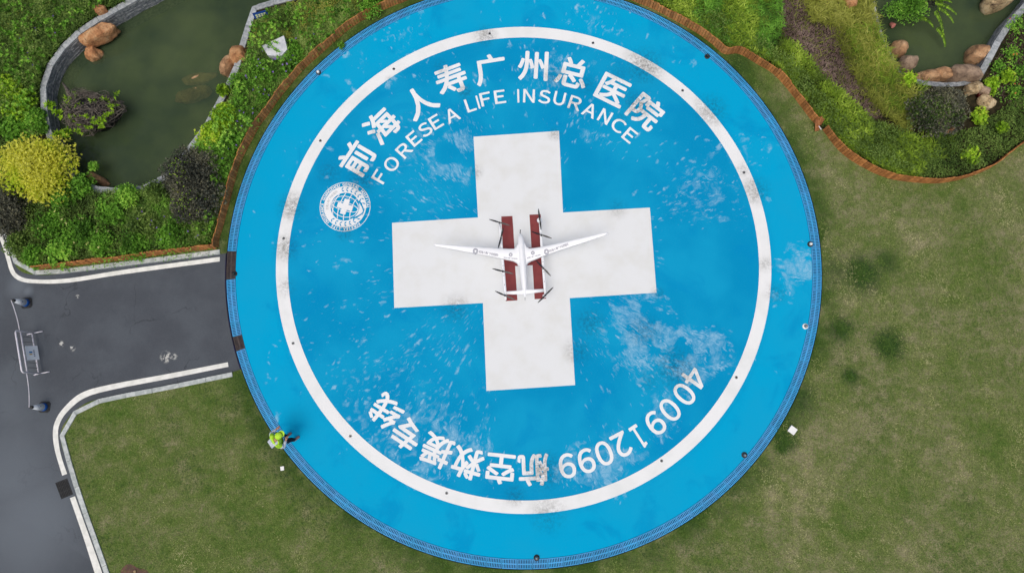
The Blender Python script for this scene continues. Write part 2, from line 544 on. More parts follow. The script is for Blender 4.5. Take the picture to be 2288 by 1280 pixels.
M['rock_o'] = rock_mat('orange_rock', lin(206, 150, 104), lin(222, 180, 136), lin(150, 98, 68))
M['rock_t'] = rock_mat('tan_rock', lin(202, 158, 118), lin(222, 184, 144), lin(136, 104, 80))
M['rock_g'] = rock_mat('grey_brown_rock', lin(172, 148, 126), lin(196, 170, 144), lin(116, 98, 84))
M['rock_p'] = rock_mat('pale_rock', lin(206, 180, 138), lin(222, 204, 168), lin(84, 66, 54))


def water_material():
    t = NT('pond_water', .04, .5)
    t.b.inputs['IOR'].default_value = 1.33
    c = t.mix(t.rng(t.noise(.35, 3), .35, .65), lin(62, 80, 62), lin(88, 104, 74))
    t.color(c)
    t.bump(t.noise(4, 4), .12, .02)
    tr = t.n('BsdfTransparent'); tr.inputs[0].default_value = lin(214, 222, 176)
    mx = t.n('MixShader'); mx.inputs[0].default_value = .42
    t.l(t.b.outputs[0], mx.inputs[1]); t.l(tr.outputs[0], mx.inputs[2])
    t.l(mx.outputs[0], t.t.nodes['Material Output'].inputs[0])
    return t.m


M['water'] = water_material()
M['silt'] = plain('pond_silt', lin(112, 118, 66), lin(76, 84, 50), .8, .95, .3, 6)
M['drone'] = plain('white_gloss_shell', lin(246, 248, 251), None, rough=.3, spec=.5)
M['carbon'] = plain('black_carbon', lin(38, 40, 42), lin(28, 29, 31), 30, .35, spec=.5)
M['gray'] = plain('grey_metal', lin(140, 144, 148), None, rough=.45, metal=.6)
M['navy'] = plain('navy_print', lin(72, 78, 112), None, rough=.5)
M['steel'] = plain('white_painted_steel', lin(232, 228, 236), lin(214, 212, 220), 8, .35, spec=.5)
M['darksteel'] = plain('dark_grey_steel', lin(104, 106, 112), lin(86, 88, 94), 8, .4, spec=.5)  # darker grey steel for the thin barrier uprights
M['rubber'] = plain('dark_rubber', lin(58, 60, 62), lin(44, 46, 48), 12, .8)
M['coneblue'] = plain('blue_cone_band', lin(34, 96, 176), lin(26, 84, 160), 6, .5)
M['conewhite'] = plain('white_cone_sleeve', lin(226, 232, 238), lin(208, 216, 224), 6, .5)
M['red'] = plain('red_print', lin(170, 60, 70), None, rough=.6)
M['signwhite'] = plain('white_sign_panel', lin(240, 244, 247), lin(232, 238, 243), 3, .5)
M['signblue'] = plain('blue_enamel_sign', lin(34, 82, 160), lin(28, 66, 138), 8, .5)
M['paleyellow'] = plain('pale_yellow_print', lin(206, 214, 160), lin(190, 200, 150), 40, .6)
M['orange'] = plain('ochre_print', lin(204, 176, 120), None, rough=.6)
M['skyblue'] = plain('bright_blue_print', lin(20, 118, 178), None, rough=.6)
M['grayprint'] = plain('grey_print', lin(112, 122, 140), None, rough=.6)
M['boxwhite'] = plain('white_box_lid', lin(244, 245, 243), lin(234, 236, 232), 3, .5)
M['lens'] = plain('clear_lens', lin(236, 238, 236), None, rough=.15, spec=.6)
M['pink'] = plain('pink_plastic', lin(216, 140, 128), lin(202, 124, 114), 8, .6)
M['redpot'] = plain('red_glazed_pot', lin(128, 30, 26), lin(104, 22, 20), 8, .5)
M['hivis'] = plain('hivis_fabric', lin(192, 240, 72), lin(172, 224, 48), 14, .8, .4, 18)
M['reflect'] = plain('reflective_band', lin(206, 214, 228), lin(188, 196, 212), 14, .5)
M['trouser'] = plain('black_trousers', lin(26, 28, 38), lin(18, 20, 28), 10, .85, .4, 20)
M['skin'] = plain('skin', lin(198, 150, 126), lin(186, 136, 112), 20, .6)
M['hair'] = plain('dark_hair', lin(24, 24, 26), None, rough=.6)
M['shoe'] = plain('shoe_leather', lin(120, 96, 96), lin(150, 128, 124), 18, .7)
M['bark'] = plain('root_bark', lin(128, 120, 110), lin(66, 60, 56), 18, .9, .5, 40)
M['stem'] = plain('shrub_stem', lin(84, 70, 52), lin(60, 50, 38), 20, .9)
M['dirt'] = plain('bare_earth', lin(112, 82, 72), lin(92, 72, 64), 7, .95, .6, 30)

# ------------------------------------------------------------------ outlines measured from the photograph
POND1 = [(-20 + 327, 0), (265, 23), (246, 35), (194.5, 63), (169, 87), (138, 117), (115, 152), (103, 187), (101, 211), (105, 248), (110, 281), (121, 317),
         (136, 352), (150, 382), (172, 402), (202, 414), (245, 421), (300, 420), (350, 403), (400, 356), (441, 299), (464, 267), (494, 209), (518, 164), (534, 108),
         (549, 60), (565, 15), (612, 0), (680, -20), (722, -60), (700, -140), (560, -150), (430, -66), (365, -30)]
POND2 = [(1945, -110), (1948, -30), (1960, 40), (1975, 92), (1992, 120), (2012, 158), (2055, 178), (2120, 184), (2180, 173), (2203, 132), (2226, 88), (2254, 46), (2287, 10), (2330, -50), (2340, -110)]
FENCE_L = [(985, -40), (930, -10), (900, 5.6), (881, 12), (831, 34), (783, 63), (750, 91), (704, 132), (676, 158), (656, 181), (625, 219), (597, 259), (580, 281), (556, 325), (537, 363), (523, 410), (509, 464), (498, 506), (489, 535), (488, 553)]
FENCE_B = [(486, 556), (461, 557), (380, 566), (295, 578), (190, 590), (84, 602)]
FENCE_R1 = [(1330, -35), (1416, 3), (1460, 21), (1501, 42), (1541, 64), (1565, 79), (1593, 100), (1618, 121), (1645, 119), (1667, 128), (1693, 144), (1722, 161), (1746, 183), (1780, 225), (1811, 266), (1821, 276)]
FENCE_R2 = [(1838, 290), (1867, 328), (1896, 354), (1942, 381), (1988, 399), (2043, 407), (2095, 409), (2151, 399), (2210, 376), (2243, 350), (2288, 317), (2350, 270)]
KERB_S_O = [(518, 831), (450, 845), (362, 863), (265, 881), (201, 896), (178, 908), (160, 922), (147, 938), (138, 952), (133, 969), (134, 985), (137.5, 1002), (156, 1055), (170, 1105), (196, 1179), (231, 1277), (290, 1450)]
KERB_N_O = [(491, 567), (380, 581), (281, 593), (152, 609), (95, 614), (58, 611), (40, 602), (30, 588), (23, 570), (13, 538), (-1, 497), (-38, 400), (-130, 100), (-200, -200)]

pond1 = PN(smooth_line(POND1, 4, True), .12)
pond2 = PN(smooth_line(POND2, 4, True), .12)
ks = PN(smooth_line(KERB_S_O, 4), .08)
kn = PN(smooth_line(KERB_N_O, 4), .08)


def arc_pts(r, a0, a1, n):
    return np.array([(PADC.x + r * math.cos(a), PADC.y + r * math.sin(a)) for a in np.linspace(a0, a1, n)])


def ang_of(px, py):
    q = P(px, py) - PADC
    return math.atan2(q.y, q.x)


# union hole of pad and road cut out of the lawn
aS = ang_of(531, 828); aN = ang_of(506, 566)
aS_, aN_ = aS, aN
if aS_ > 0: aS_ -= 2 * math.pi
while aN_ < aS_: aN_ += 2 * math.pi
# from south junction the long way (counter-clockwise over the east) to the north junction
R_HOLE = R_GRATE + .02
arc = arc_pts(R_HOLE, aS_, aN_, 200) if aN_ - aS_ > math.pi else arc_pts(R_HOLE, aS_, aN_ - 2 * math.pi, 200)
kn_off = kn[:, :2] + 0; ks_off = ks[:, :2]
far = [(-70, kn_off[-1][1]), (-70, ks_off[-1][1])]
hole_pad = [tuple(p) for p in arc] + [tuple(p) for p in kn_off] + far + [tuple(p) for p in ks_off[::-1]]
WALLW = .22


def offset_closed(poly, d):
    q = np.asarray(poly)[:, :2]; n = len(q)
    t = np.roll(q, -1, 0) - np.roll(q, 1, 0); t /= np.linalg.norm(t, axis=1, keepdims=True)
    area = .5 * np.sum(q[:, 0] * np.roll(q[:, 1], -1) - np.roll(q[:, 0], -1) * q[:, 1])
    nn = np.stack([t[:, 1], -t[:, 0]], 1) * (1 if area > 0 else -1)
    return q + nn * d


p1out = offset_closed(pond1, .12); p2out = offset_closed(pond2, .12)
BIG = 160.0
lawn = sheet('lawn', [[(-BIG, -BIG), (BIG, -BIG), (BIG, BIG), (-BIG, BIG)], hole_pad, p1out, p2out], .03, M['lawn'])
tag(lawn, kind='structure')

# planting beds
fl = PN(smooth_line(FENCE_L, 3), .0); fb = PN(smooth_line(FENCE_B, 2), .0)
kin = kn[::-1]
bed1 = [tuple(p[:2]) for p in fl] + [tuple(p[:2]) for p in fb] + [tuple(P(a, b)[:2]) for a, b in ((66, 600), (50, 592), (41, 580), (33, 562), (23, 530), (9, 490), (-28, 395), (-110, 100), (-180, -220), (1000, -240))]
bed1o = sheet('planting_bed', [bed1, p1out], .042, M['soil']); tag(bed1o, kind='structure')
fr1 = PN(smooth_line(FENCE_R1, 3), .0); fr2 = PN(smooth_line(FENCE_R2, 3), .0)
bed2 = [tuple(p[:2]) for p in fr1] + [tuple(p[:2]) for p in fr2] + [tuple(P(a, b)[:2]) for a, b in ((2700, 100), (2700, -260), (1330, -260))]
bed2o = sheet('planting_bed', [bed2, p2out], .042, M['soil']); tag(bed2o, kind='structure')

# road
road_poly = [tuple(p) for p in arc_pts(R_GRATE + .015, ang_of(500, 540) if ang_of(500, 540) > 0 else ang_of(500, 540) + 2 * math.pi, (ang_of(545, 860) if ang_of(545, 860) > 0 else ang_of(545, 860) + 2 * math.pi), 30)]
road_poly += [tuple(P(a, b)[:2]) for a, b in ((420, 1000), (420, 1500))] + [(-70, -22), (-70, 40)] + [tuple(P(a, b)[:2]) for a, b in ((-120, -240), (40, 420), (90, 560), (400, 540))]
road = sheet('road', [road_poly], -.03, M['asphalt']); tag(road, kind='structure')

# painted road edge lines
def road_line(name, a, b):
    L = PN(smooth_line(a, 4), -.024); R = PN(smooth_line(b, 4), -.024)
    n = max(len(L), len(R)); L = resample(L, .15); R2 = []
    s = np.linspace(0, 1, len(L)); d = np.r_[0, np.cumsum(np.hypot(*np.diff(R[:, :2], axis=0).T))]; d /= d[-1]
    R2 = np.stack([np.interp(s, d, R[:, i]) for i in range(3)], 1)
    V, F = strip(L, R2, -.024)
    o = obj(name, V, F, M['line'], road)
    return o


road_line('painted_edge_line', [(491, 584), (281, 612), (152, 631.6), (81, 633), (45, 628), (25, 612), (15.5, 584), (6, 552), (-10, 510), (-40, 420)],
          [(491, 574), (281, 602), (152, 622), (72, 624), (41, 615), (30, 600), (23, 577), (14, 548), (-2, 506), (-32, 418)])
road_line('painted_edge_line', [(509, 809), (380, 834), (250, 858), (182, 877), (141, 912), (122.5, 942), (118, 969), (122.5, 1006), (139, 1062)],
          [(510.6, 819), (382, 845), (257, 869), (190, 888), (149, 921), (132, 950), (130, 976), (135.6, 1014), (150, 1058)])
road_line('painted_edge_line', [(156, 1112), (185, 1196), (212, 1281), (262, 1440)], [(167.5, 1108), (199, 1196), (229, 1281), (280, 1440)])


def kerb(pts, side, i0, name='kerb'):
    """granite kerb stones set along pts (front top edge); side +1: body to the left of travel"""
    k = empty(name, (0, 0, 0), kind='structure')
    q = resample(pts, .98); nn = normals2(q)
    for i in range(len(q) - 1):
        a, b = q[i][:2], q[i + 1][:2]; u = (b - a) / np.linalg.norm(b - a)
        a2, b2 = a + u * .006, b - u * .006
        w = .165
        poly = [a2, b2, b2 + nn[i + 1] * side * w, a2 + nn[i] * side * w]
        if side < 0: poly = poly[::-1]
        h = .075 + random.uniform(-.004, .004)
        MB().prism([tuple(p) for p in poly], -.1, h).build('kerb_stone', M['kerb'], k)
    return k


kerb(kn, -1 if True else 1, 0)
kerb(ks, 1, 0)

# ------------------------------------------------------------------ helipad
pad_e = MB()
ringp = [(R_PAD, 0.0), (R_PAD, -.3)]
N = 240
V = [(PADC.x, PADC.y, 0)] + [(PADC.x + r * math.cos(2 * math.pi * k / N), PADC.y + r * math.sin(2 * math.pi * k / N), z) for r, z in ringp for k in range(N)]
F = [(0, 1 + k, 1 + (k + 1) % N) for k in range(N)] + [(1 + k, 1 + N + k, 1 + N + (k + 1) % N, 1 + (k + 1) % N) for k in range(N)]
helipad = obj('helipad', V, F, M['pad'], None, origin=PADC)
tag(helipad, kind='structure')


def annulus(r0, r1, z, n=240, a0=0, a1=2 * math.pi, c=PADC):
    V = []; F = []
    for k in range(n + 1):
        a = a0 + (a1 - a0) * k / n
        V += [(c[0] + r0 * math.cos(a), c[1] + r0 * math.sin(a), z), (c[0] + r1 * math.cos(a), c[1] + r1 * math.sin(a), z)]
    for k in range(n): F.append((2 * k, 2 * k + 1, 2 * k + 3, 2 * k + 2))
    return V, F


V, F = annulus(R_RING_I, R_RING_O, .005)
obj('painted_ring', V, F, M['ring'], helipad)
CR = [(1058, 306), (1249, 293), (1258, 475), (1452, 464), (1467, 654), (1273, 666), (1285, 860), (1087, 873), (1079, 677), (881, 688), (876, 498), (1068, 486)]
cx = PN(CR); c_o = sheet('painted_cross', [[tuple(p[:2]) for p in cx]], .005, M['cross'], helipad)
HL = [(1120, 484), (1145, 483), (1149.5, 555), (1187.5, 553), (1183, 480), (1208, 479), (1220, 667), (1194.5, 668.5), (1190, 592.5), (1151, 594.5), (1156, 671), (1130, 672.6)]
sheet('painted_letter_h', [[tuple(p[:2]) for p in PN(HL)]], .010, M['hred'], helipad)

# drain channel round the pad with its grate panels
MBt = MB()
tr_in, tr_out = R_PAD + .002, R_GRATE + .018
prof = [(tr_in, -.28), (tr_out, -.28), (tr_out, .022), (tr_out + .035, .022), (tr_out + .035, -.3)]
V = []; F = []
for r, z in prof:
    for k in range(N):
        V.append((PADC.x + r * math.cos(2 * math.pi * k / N), PADC.y + r * math.sin(2 * math.pi * k / N), z))
for i in range(len(prof) - 1):
    for k in range(N):
        F.append((i * N + k, i * N + (k + 1) % N, (i + 1) * N + (k + 1) % N, (i + 1) * N + k))
drain = obj('drain_channel', V, F, M['trough'], None, origin=PADC); tag(drain, kind='structure')


def grate_mesh(name, mat, L, W, ncol, t=.016, h=.03):
    b = MB()
    rim = .022
    for y in (-W / 2 + rim / 2, W / 2 - rim / 2): b.box((0, y, -h / 2), (L, rim, h))
    b.box((0, 0, -h / 2), (L - .02, .036, h - .001))
    p = L / ncol; bw = p * .52
    for k in range(ncol + 1):
        x = -L / 2 + k * p
        w = bw if 0 < k < ncol else bw * .75
        x = min(max(x, -L / 2 + w / 2), L / 2 - w / 2)
        b.box((x, 0, -h / 2 - .0015), (w, W - .012, h))
    return mesh_of(name, b.V, b.F, mat)


NG = 128
GL = 2 * math.pi * (R_GRATE - .17) / NG
g_blue = grate_mesh('grate_panel', M['grate'], GL - .012, .325, 9)
g_iron = grate_mesh('iron_grate_panel', M['irongrate'], GL - .012, .325, 12)
iron_angles = [ang_of(511, 578) % (2 * math.pi), ang_of(510, 611) % (2 * math.pi), ang_of(531, 772) % (2 * math.pi)]
a_off = ang_of(506, 625) % (2 * math.pi)
used = set(int(((a - a_off) % (2 * math.pi)) / (2 * math.pi) * NG) for a in iron_angles)
for k in range(NG):
    a = a_off + (k + .5) * 2 * math.pi / NG
    loc = (PADC.x + (R_GRATE - .167) * math.cos(a), PADC.y + (R_GRATE - .167) * math.sin(a), .016 + random.uniform(-.002, .002))
    o = inst('grate_panel' if k not in used else 'iron_grate_panel', g_iron if k in used else g_blue, loc, (0, 0, a + math.pi / 2 + random.uniform(-.006, .006)), drain)
    if k in used: tag(o, label='dark brown iron grate panel')


# ------------------------------------------------------------------ painted writing
def glyph(ch, off=0.0):
    c = bpy.data.curves.new('t', 'FONT'); c.body = ch; c.size = 1; c.offset = off; c.resolution_u = 5
    o = bpy.data.objects.new('t', c); COL.objects.link(o)
    me = bpy.data.meshes.new_from_object(o)
    V = np.array([v.co[:] for v in me.vertices]).reshape(-1, 3); F = [list(p.vertices) for p in me.polygons]
    bpy.data.objects.remove(o); bpy.data.curves.remove(c); bpy.data.meshes.remove(me)
    return V, F


def bold(V, F, d, dz=.0006, n=8):
    """thicken strokes with close paint coats"""
    VV = []; FF = []
    offs = [(0, 0)] + [(d * math.cos(2 * math.pi * k / n), d * math.sin(2 * math.pi * k / n)) for k in range(n)] if d > 0 else [(0, 0)]
    for i, (dx, dy) in enumerate(offs):
        b = sum(len(x) for x in VV); VV.append(V + np.array([dx, dy, i * dz])); FF += [[q + b for q in f] for f in F]
    return np.concatenate(VV), FF


fw = lambda c: chr(ord(c) + 0xFEE0)


def paint_glyph(ch, px, py, height, d, wh=None, name='painted_character', label=None, z=.006, parent=None, rot=0.0):
    V, F = glyph(ch) if ch != fw('I') else (np.array([(0, 0, 0), (.1, 0, 0), (.1, .74, 0), (0, .74, 0)], float), [[0, 1, 2, 3]])
    if len(V) == 0: return
    mn, mx = V.min(0), V.max(0); c = (mn + mx) / 2; V = V - c; V[:, 2] = 0
    if wh is None:
        s = height; V = V * s
    else:
        h = mx[1] - mn[1]; s = height / h; w = (mx[0] - mn[0]) * s
        V = V * s; V[:, 0] *= (wh * height) / w
    V, F = bold(V, F, d)
    q = P(px, py); a = math.atan2(q.y - PADC.y, q.x - PADC.x) - math.pi / 2 + rot
    ca, sa = math.cos(a), math.sin(a)
    W = np.stack([V[:, 0] * ca - V[:, 1] * sa + q.x, V[:, 0] * sa + V[:, 1] * ca + q.y, V[:, 2] + z], 1)
    return tag(obj(name, W, F, M['letter'], parent or helipad), label)


for ch, x, y in (('前', 797, 354), ('海', 853, 281), ('人', 938, 228), ('寿', 1008, 177), ('广', 1096, 156), ('州', 1191, 148), ('总', 1279, 163), ('医', 1369, 202), ('院', 1444, 250),
                 ('航', 1192, 1049), ('空', 1118, 1047), ('救', 1045, 1034), ('援', 976, 1006), ('专', 910, 969), ('线', 862, 919)):
    top = y < 500
    paint_glyph(ch, x, y, 1.30 if top else 1.13, .030 if top else .026)
wid = dict(F=.74, O=.98, R=.86, E=.77, S=.82, A=.95, L=.66, I=None, N=.8, U=.8, C=.92)
for ch, x, y in (('F', 849, 395), ('O', 875, 367), ('R', 903, 336), ('E', 925, 310), ('S', 950, 290), ('E', 974, 273), ('A', 1010, 258), ('L', 1051, 235), ('I', 1068, 229), ('F', 1085, 222), ('E', 1117, 217),
                 ('I', 1158, 215), ('N', 1182, 215), ('S', 1217, 217), ('U', 1250, 221), ('R', 1285, 231), ('A', 1318, 247), ('N', 1352, 261), ('C', 1382, 281), ('E', 1407, 303)):
    paint_glyph(fw(ch), x, y, .53, .013, wid[ch] if wid[ch] else .09, 'painted_letter')
dw = {'4': .74, '0': .66, '9': .66, '1': .36, '2': .66}
for ch, x, y in (('4', 1551, 844), ('0', 1529, 880), ('0', 1497, 915), ('9', 1464, 945), ('1', 1427, 975), ('2', 1389, 993), ('0', 1350, 1012), ('9', 1310, 1029), ('9', 1267, 1040)):
    paint_glyph(fw(ch), x, y, .83, .019, dw[ch], 'painted_digit')

# emblem
EC = P(771, 462); EA = math.atan2(EC.y - PADC.y, EC.x - PADC.x) - math.pi / 2      # top points away from the pad centre
ER = .965


def emb(V):
    V = np.asarray(V, float); ca, sa = math.cos(EA), math.sin(EA)
    return np.stack([V[:, 0] * ca - V[:, 1] * sa + EC.x, V[:, 0] * sa + V[:, 1] * ca + EC.y, V[:, 2] if V.shape[1] > 2 else np.zeros(len(V))], 1)


em = empty('painted_emblem', EC); em.parent = helipad; em.location = EC - PADC
tag(em, 'round white hospital emblem with globe, cross and wheat leaves')
V, F = annulus(ER * .975, ER, .006, 90, c=EC); obj('emblem_rim', V, F, M['letter'], em)
V, F = annulus(ER * .565, ER * .83, .006, 90, c=EC); obj('emblem_band', V, F, M['letter'], em)
# ring lettering, clockwise from lower right of the emblem
txt = 'FORESEA LIFE INSURANCE GUANGZHOU GENERAL HOSPITAL'
VV = []; FF = []; n0 = 0
start_img = math.radians(-47); span = math.radians(318)
for i, ch in enumerate(txt):
    if ch == ' ': continue
    a = start_img - span * (i + .5) / len(txt)
    V, F = glyph(ch)
    mn, mx = V.min(0), V.max(0); V = (V - np.array([(mn[0] + mx[0]) / 2, .341, 0])) * .155; V[:, 0] *= .82
    V, F = bold(V, F, .006, n=4)
    x, y = EC.x + ER * .90 * math.cos(a), EC.y + ER * .90 * math.sin(a); b = a - math.pi / 2
    W = np.stack([V[:, 0] * math.cos(b) - V[:, 1] * math.sin(b) + x, V[:, 0] * math.sin(b) + V[:, 1] * math.cos(b) + y, V[:, 2] + .006], 1)
    VV.append(W); FF += [[q + n0 for q in f] for f in F]; n0 += len(W)
obj('emblem_lettering', np.concatenate(VV), FF, M['letter'], em)
# small grey characters on the band
M['bandgrey'] = plain('grey_band_print', lin(186, 190, 192), None, rough=.6)
VV = []; FF = []; n0 = 0
cn = '前海人寿广州总医院'
for i, ch in enumerate(cn):
    a = math.radians(190) - math.radians(72) * (i + .5) / len(cn)
    V, F = glyph(ch); mn, mx = V.min(0), V.max(0); V = (V - (mn + mx) / 2) * .105
    x, y = EC.x + ER * .70 * math.cos(a), EC.y + ER * .70 * math.sin(a); b = a - math.pi / 2
    W = np.stack([V[:, 0] * math.cos(b) - V[:, 1] * math.sin(b) + x, V[:, 0] * math.sin(b) + V[:, 1] * math.cos(b) + y, V[:, 2] * 0 + .011], 1)
    VV.append(W); FF += [[q + n0 for q in f] for f in F]; n0 += len(W)
obj('emblem_characters', np.concatenate(VV), FF, M['bandgrey'], em)
# wheat leaves in pad blue on the band (chevrons), stems
b_ = MB()
for sgn in (-1, 1):
    for k in range(7):
        a = math.pi / 2 + sgn * math.radians(62 + k * 15)      # emblem frame, top = +y
        t = np.array([-math.sin(a), math.cos(a)]) * sgn; r = np.array([math.cos(a), math.sin(a)])
        for s2 in (-1, 1):
            c0 = r * ER * .70 - t * .02; tip = r * ER * (.70 + s2 * .10) + t * .075
            nrm = np.array([-(tip - c0)[1], (tip - c0)[0]]); nrm /= np.linalg.norm(nrm)
            mid = (c0 + tip) / 2
            pts = [c0, mid + nrm * .026, tip, mid - nrm * .026]
            b_.add([(p[0], p[1], .011 + .0004 * (s2 > 0)) for p in pts], [(0, 1, 2, 3)])
V = emb(b_.V); V[:, 2] = [v[2] for v in b_.V]
obj('emblem_wheat_leaves', V, b_.F, M['pad'], em)
b_ = MB()
for sgn in (-1, 1):
    pts = [np.array([sgn * (.36 - .50 * s), -(.44 + .30 * math.sin(s * 1.9))]) * ER / .965 for s in np.linspace(0, 1, 9)]
    for i in range(8):
        w = .03 * (1 - i / 8) + .006; d = pts[i + 1] - pts[i]; nn = np.array([-d[1], d[0]]) / np.linalg.norm(d)
        b_.add([(*(pts[i] + nn * w), .0128 + .0008 * (sgn > 0) + .00006 * i), (*(pts[i] - nn * w), .0128 + .0008 * (sgn > 0) + .00006 * i), (*(pts[i + 1] - nn * w * .85), .0128 + .0008 * (sgn > 0) + .00006 * i), (*(pts[i + 1] + nn * w * .85), .0128 + .0008 * (sgn > 0) + .00006 * i)], [(0, 1, 2, 3)])
V = emb(b_.V); V[:, 2] = [v[2] for v in b_.V]
obj('emblem_stems', V, b_.F, M['pad'], em)
# globe lines
b_ = MB(); GR = ER * .555


def ribbon2(b, pts, w, z):
    pts = np.array(pts); nn = normals2(pts) * w / 2
    V = [(*(p + q), z) for p, q in zip(pts, nn)] + [(*(p - q), z) for p, q in zip(pts, nn)]
    n = len(pts); b.add(V, [(i, i + 1, i + 1 + n, i + n) for i in range(n - 1)])


zc = .0062
for lat in (-.62, -.2, .25, .66):
    xs = np.linspace(-1, 1, 21) * math.sqrt(1 - lat * lat) * .98
    ribbon2(b_, [(x * GR, (lat + .16 * (1 - (x * x) / (1 - lat * lat + 1e-6))) * GR) for x in xs], .03, zc); zc += .0005
for lon in (-.75, -.3, .3, .75):
    ys = np.linspace(-1, 1, 21)
    ribbon2(b_, [(lon * GR * math.sqrt(max(0, 1 - y * y)), y * GR * .98) for y in ys], .026, zc); zc += .0005
V = emb(b_.V); V[:, 2] = [v[2] for v in b_.V]
obj('emblem_globe_lines', V, b_.F, M['letter'], em)
s1, s2 = .30, .105
cr = [(-s2, s1), (-s2, s2), (-s1, s2), (-s1, -s2), (-s2, -s2), (-s2, -s1), (s2, -s1), (s2, -s2), (s1, -s2), (s1, s2), (s2, s2), (s2, s1)]
V = emb([(x, y, 0) for x, y in cr]); V[:, 2] = .0115
obj('emblem_cross', V, [tuple(range(12))], M['letter'], em)

# ------------------------------------------------------------------ pad lights
lens_pos = [(1094, 76, 'beside the sooty patch at its top'), (1325, 97, 'above the third last top character'), (1525, 203, 'just right of the last top character'), (1662, 386, 'on the right side facing the broken fence'),
            (1645, 843, 'right of the digit 4'), (1478, 1029, 'below the digits 9 and 1'), (998, 1101, 'at the lower left below the inverted characters'), (783, 974, 'nearest the person in the yellow vest'),
            (655, 767, 'on the left side level with the road'), (634, 533, 'on the sooty patch left of the emblem'), (716, 315, 'left of the first top character'), (880, 155, 'above the second and third top characters')]
for i, (x, y, w) in enumerate(lens_pos):
    c = P(x, y)
    e = empty('flush_light', c, 'flush light in the white ring ' + w, 'light', 'flush lights set in the white ring')
    MB().lathe(c, [(.055, .0055), (.055, .014), (.046, .017)], 18).build('rim', M['gray'], e)
    MB().lathe(c + Vector((0, 0, .0172)), [(.034, 0), (.032, .004), (.015, .007)], 16).build('lens', M['carbon'], e)
edge_pos = [(712, 163, 'white', 'white domed edge light beside the grate at the upper left'), (1580, 127, 'dark', 'dark domed edge light beside the grate at the upper right'), (1810, 546, 'white', 'white domed edge light on a dark base at the right grate'),
            (1799, 729, 'ring', 'edge light with white collar at the right, below its neighbour'), (1663, 1016, 'grey', 'grey domed edge light beside the grate at the lower right'), (1199, 1245, 'grey', 'grey domed edge light beside the grate at the bottom'),
            (524, 612, 'dark', 'dark domed edge light by the brown iron grate')]
for x, y, k, lab in edge_pos:
    c = P(x, y)
    e = empty('edge_light', c, lab, 'light', 'edge lights round the pad')
    MB().lathe(c, [(.105, .002), (.105, .02), (.085, .03), (.06, .035)], 20).build('base', M['boxwhite'] if k == 'ring' else M['rubber'], e, True)
    MB().lathe(c + Vector((0, 0, .034)), [(.058, 0), (.056, .06), (.045, .095), (.02, .112)], 18).build('dome', {'white': M['lens'], 'dark': M['carbon'], 'ring': M['gray'], 'grey': M['gray']}[k], e, True)

# ------------------------------------------------------------------ ponds
def pond(outline, label, bare, name='pond_wall'):
    q = np.asarray(outline)[:, :2]
    wall = empty(name, (*q.mean(0), 0), label, 'wall')
    # backing wall
    n = len(q); out = offset_closed(q, .16)
    V = [(p[0], p[1], z) for z in (-1.2, .068) for p in q] + [(p[0], p[1], .068) for p in out] + [(p[0], p[1], -1.2) for p in out]
    F = []
    for i in range(n):
        j = (i + 1) % n
        F += [(i, j, j + n, i + n), (i + n, j + n, j + 2 * n, i + 2 * n), (i + 2 * n, j + 2 * n, j + 3 * n, i + 3 * n)]
    obj('wall_core', V, F, M['slate'], wall)
    # coping blocks
    loop = np.vstack([q, q[:1]]); rs = resample(loop, .86)[:-1]; m = len(rs)
    ro = offset_closed(rs, WALLW); ri = offset_closed(rs, -.02)
    for i in range(m):
        j = (i + 1) % m
        e = .008 / max(.1, np.linalg.norm(rs[j] - rs[i]))
        a, b, c, d = ri[i] + (ri[j] - ri[i]) * e, ri[j] - (ri[j] - ri[i]) * e, ro[j] - (ro[j] - ro[i]) * e, ro[i] + (ro[j] - ro[i]) * e
        if bare is not None and inside(((a + c) / 2)[None], bare)[0]: continue
        poly = [a, b, c, d]
        ar = sum(poly[k][0] * poly[(k + 1) % 4][1] - poly[(k + 1) % 4][0] * poly[k][1] for k in range(4))
        if ar < 0: poly = poly[::-1]
        MB().prism([tuple(p) for p in poly], .066, .125 + random.uniform(-.006, .006)).build('coping_block', M['granite'], wall)
    # stacked slate courses on the water side
    b = MB(); fine = resample(loop, .06)
    inn = normals2(fine); area = .5 * np.sum(q[:, 0] * np.roll(q[:, 1], -1) - np.roll(q[:, 0], -1) * q[:, 1]); inn = inn * (1 if area > 0 else -1)
    for c in range(12):
        z0 = .06 - (c + 1) * .06; i = 0
        while i < len(fine) - 2:
            k = min(len(fine) - 1, i + int(rng.integers(3, 9)))
            a, e = fine[i], fine[k]; na, ne = inn[i], inn[k]; pr = rng.uniform(.008, .035)
            g = (e - a) * .02
            poly = [a + g - na * .02, e - g - ne * .02, e - g + ne * pr, a + g + na * pr]
            ar = sum(poly[t][0] * poly[(t + 1) % 4][1] - poly[(t + 1) % 4][0] * poly[t][1] for t in range(4))
            if ar < 0: poly = poly[::-1]
            b.prism([tuple(p) for p in poly], z0 + .004, z0 + .057 + rng.uniform(-.004, .002))
            i = k
    tag(b.build('slate_courses', M['slate'], wall), kind='stuff')
    w = sheet('pond_water', [[tuple(p) for p in offset_closed(q, .05)]], -.55, M['water']); tag(w, kind='structure')
    f = sheet('pond_floor', [[tuple(p) for p in offset_closed(q, .1)]], -1.15, M['silt']); tag(f, kind='structure')
    return wall


pond(pond1, 'curved grey stone wall with granite coping round the large left pond', None)
pond(pond2, 'grey stone wall with granite coping round the upper right pond', PN([(1996, 128), (2172, 128), (2176, 220), (1996, 220)]))


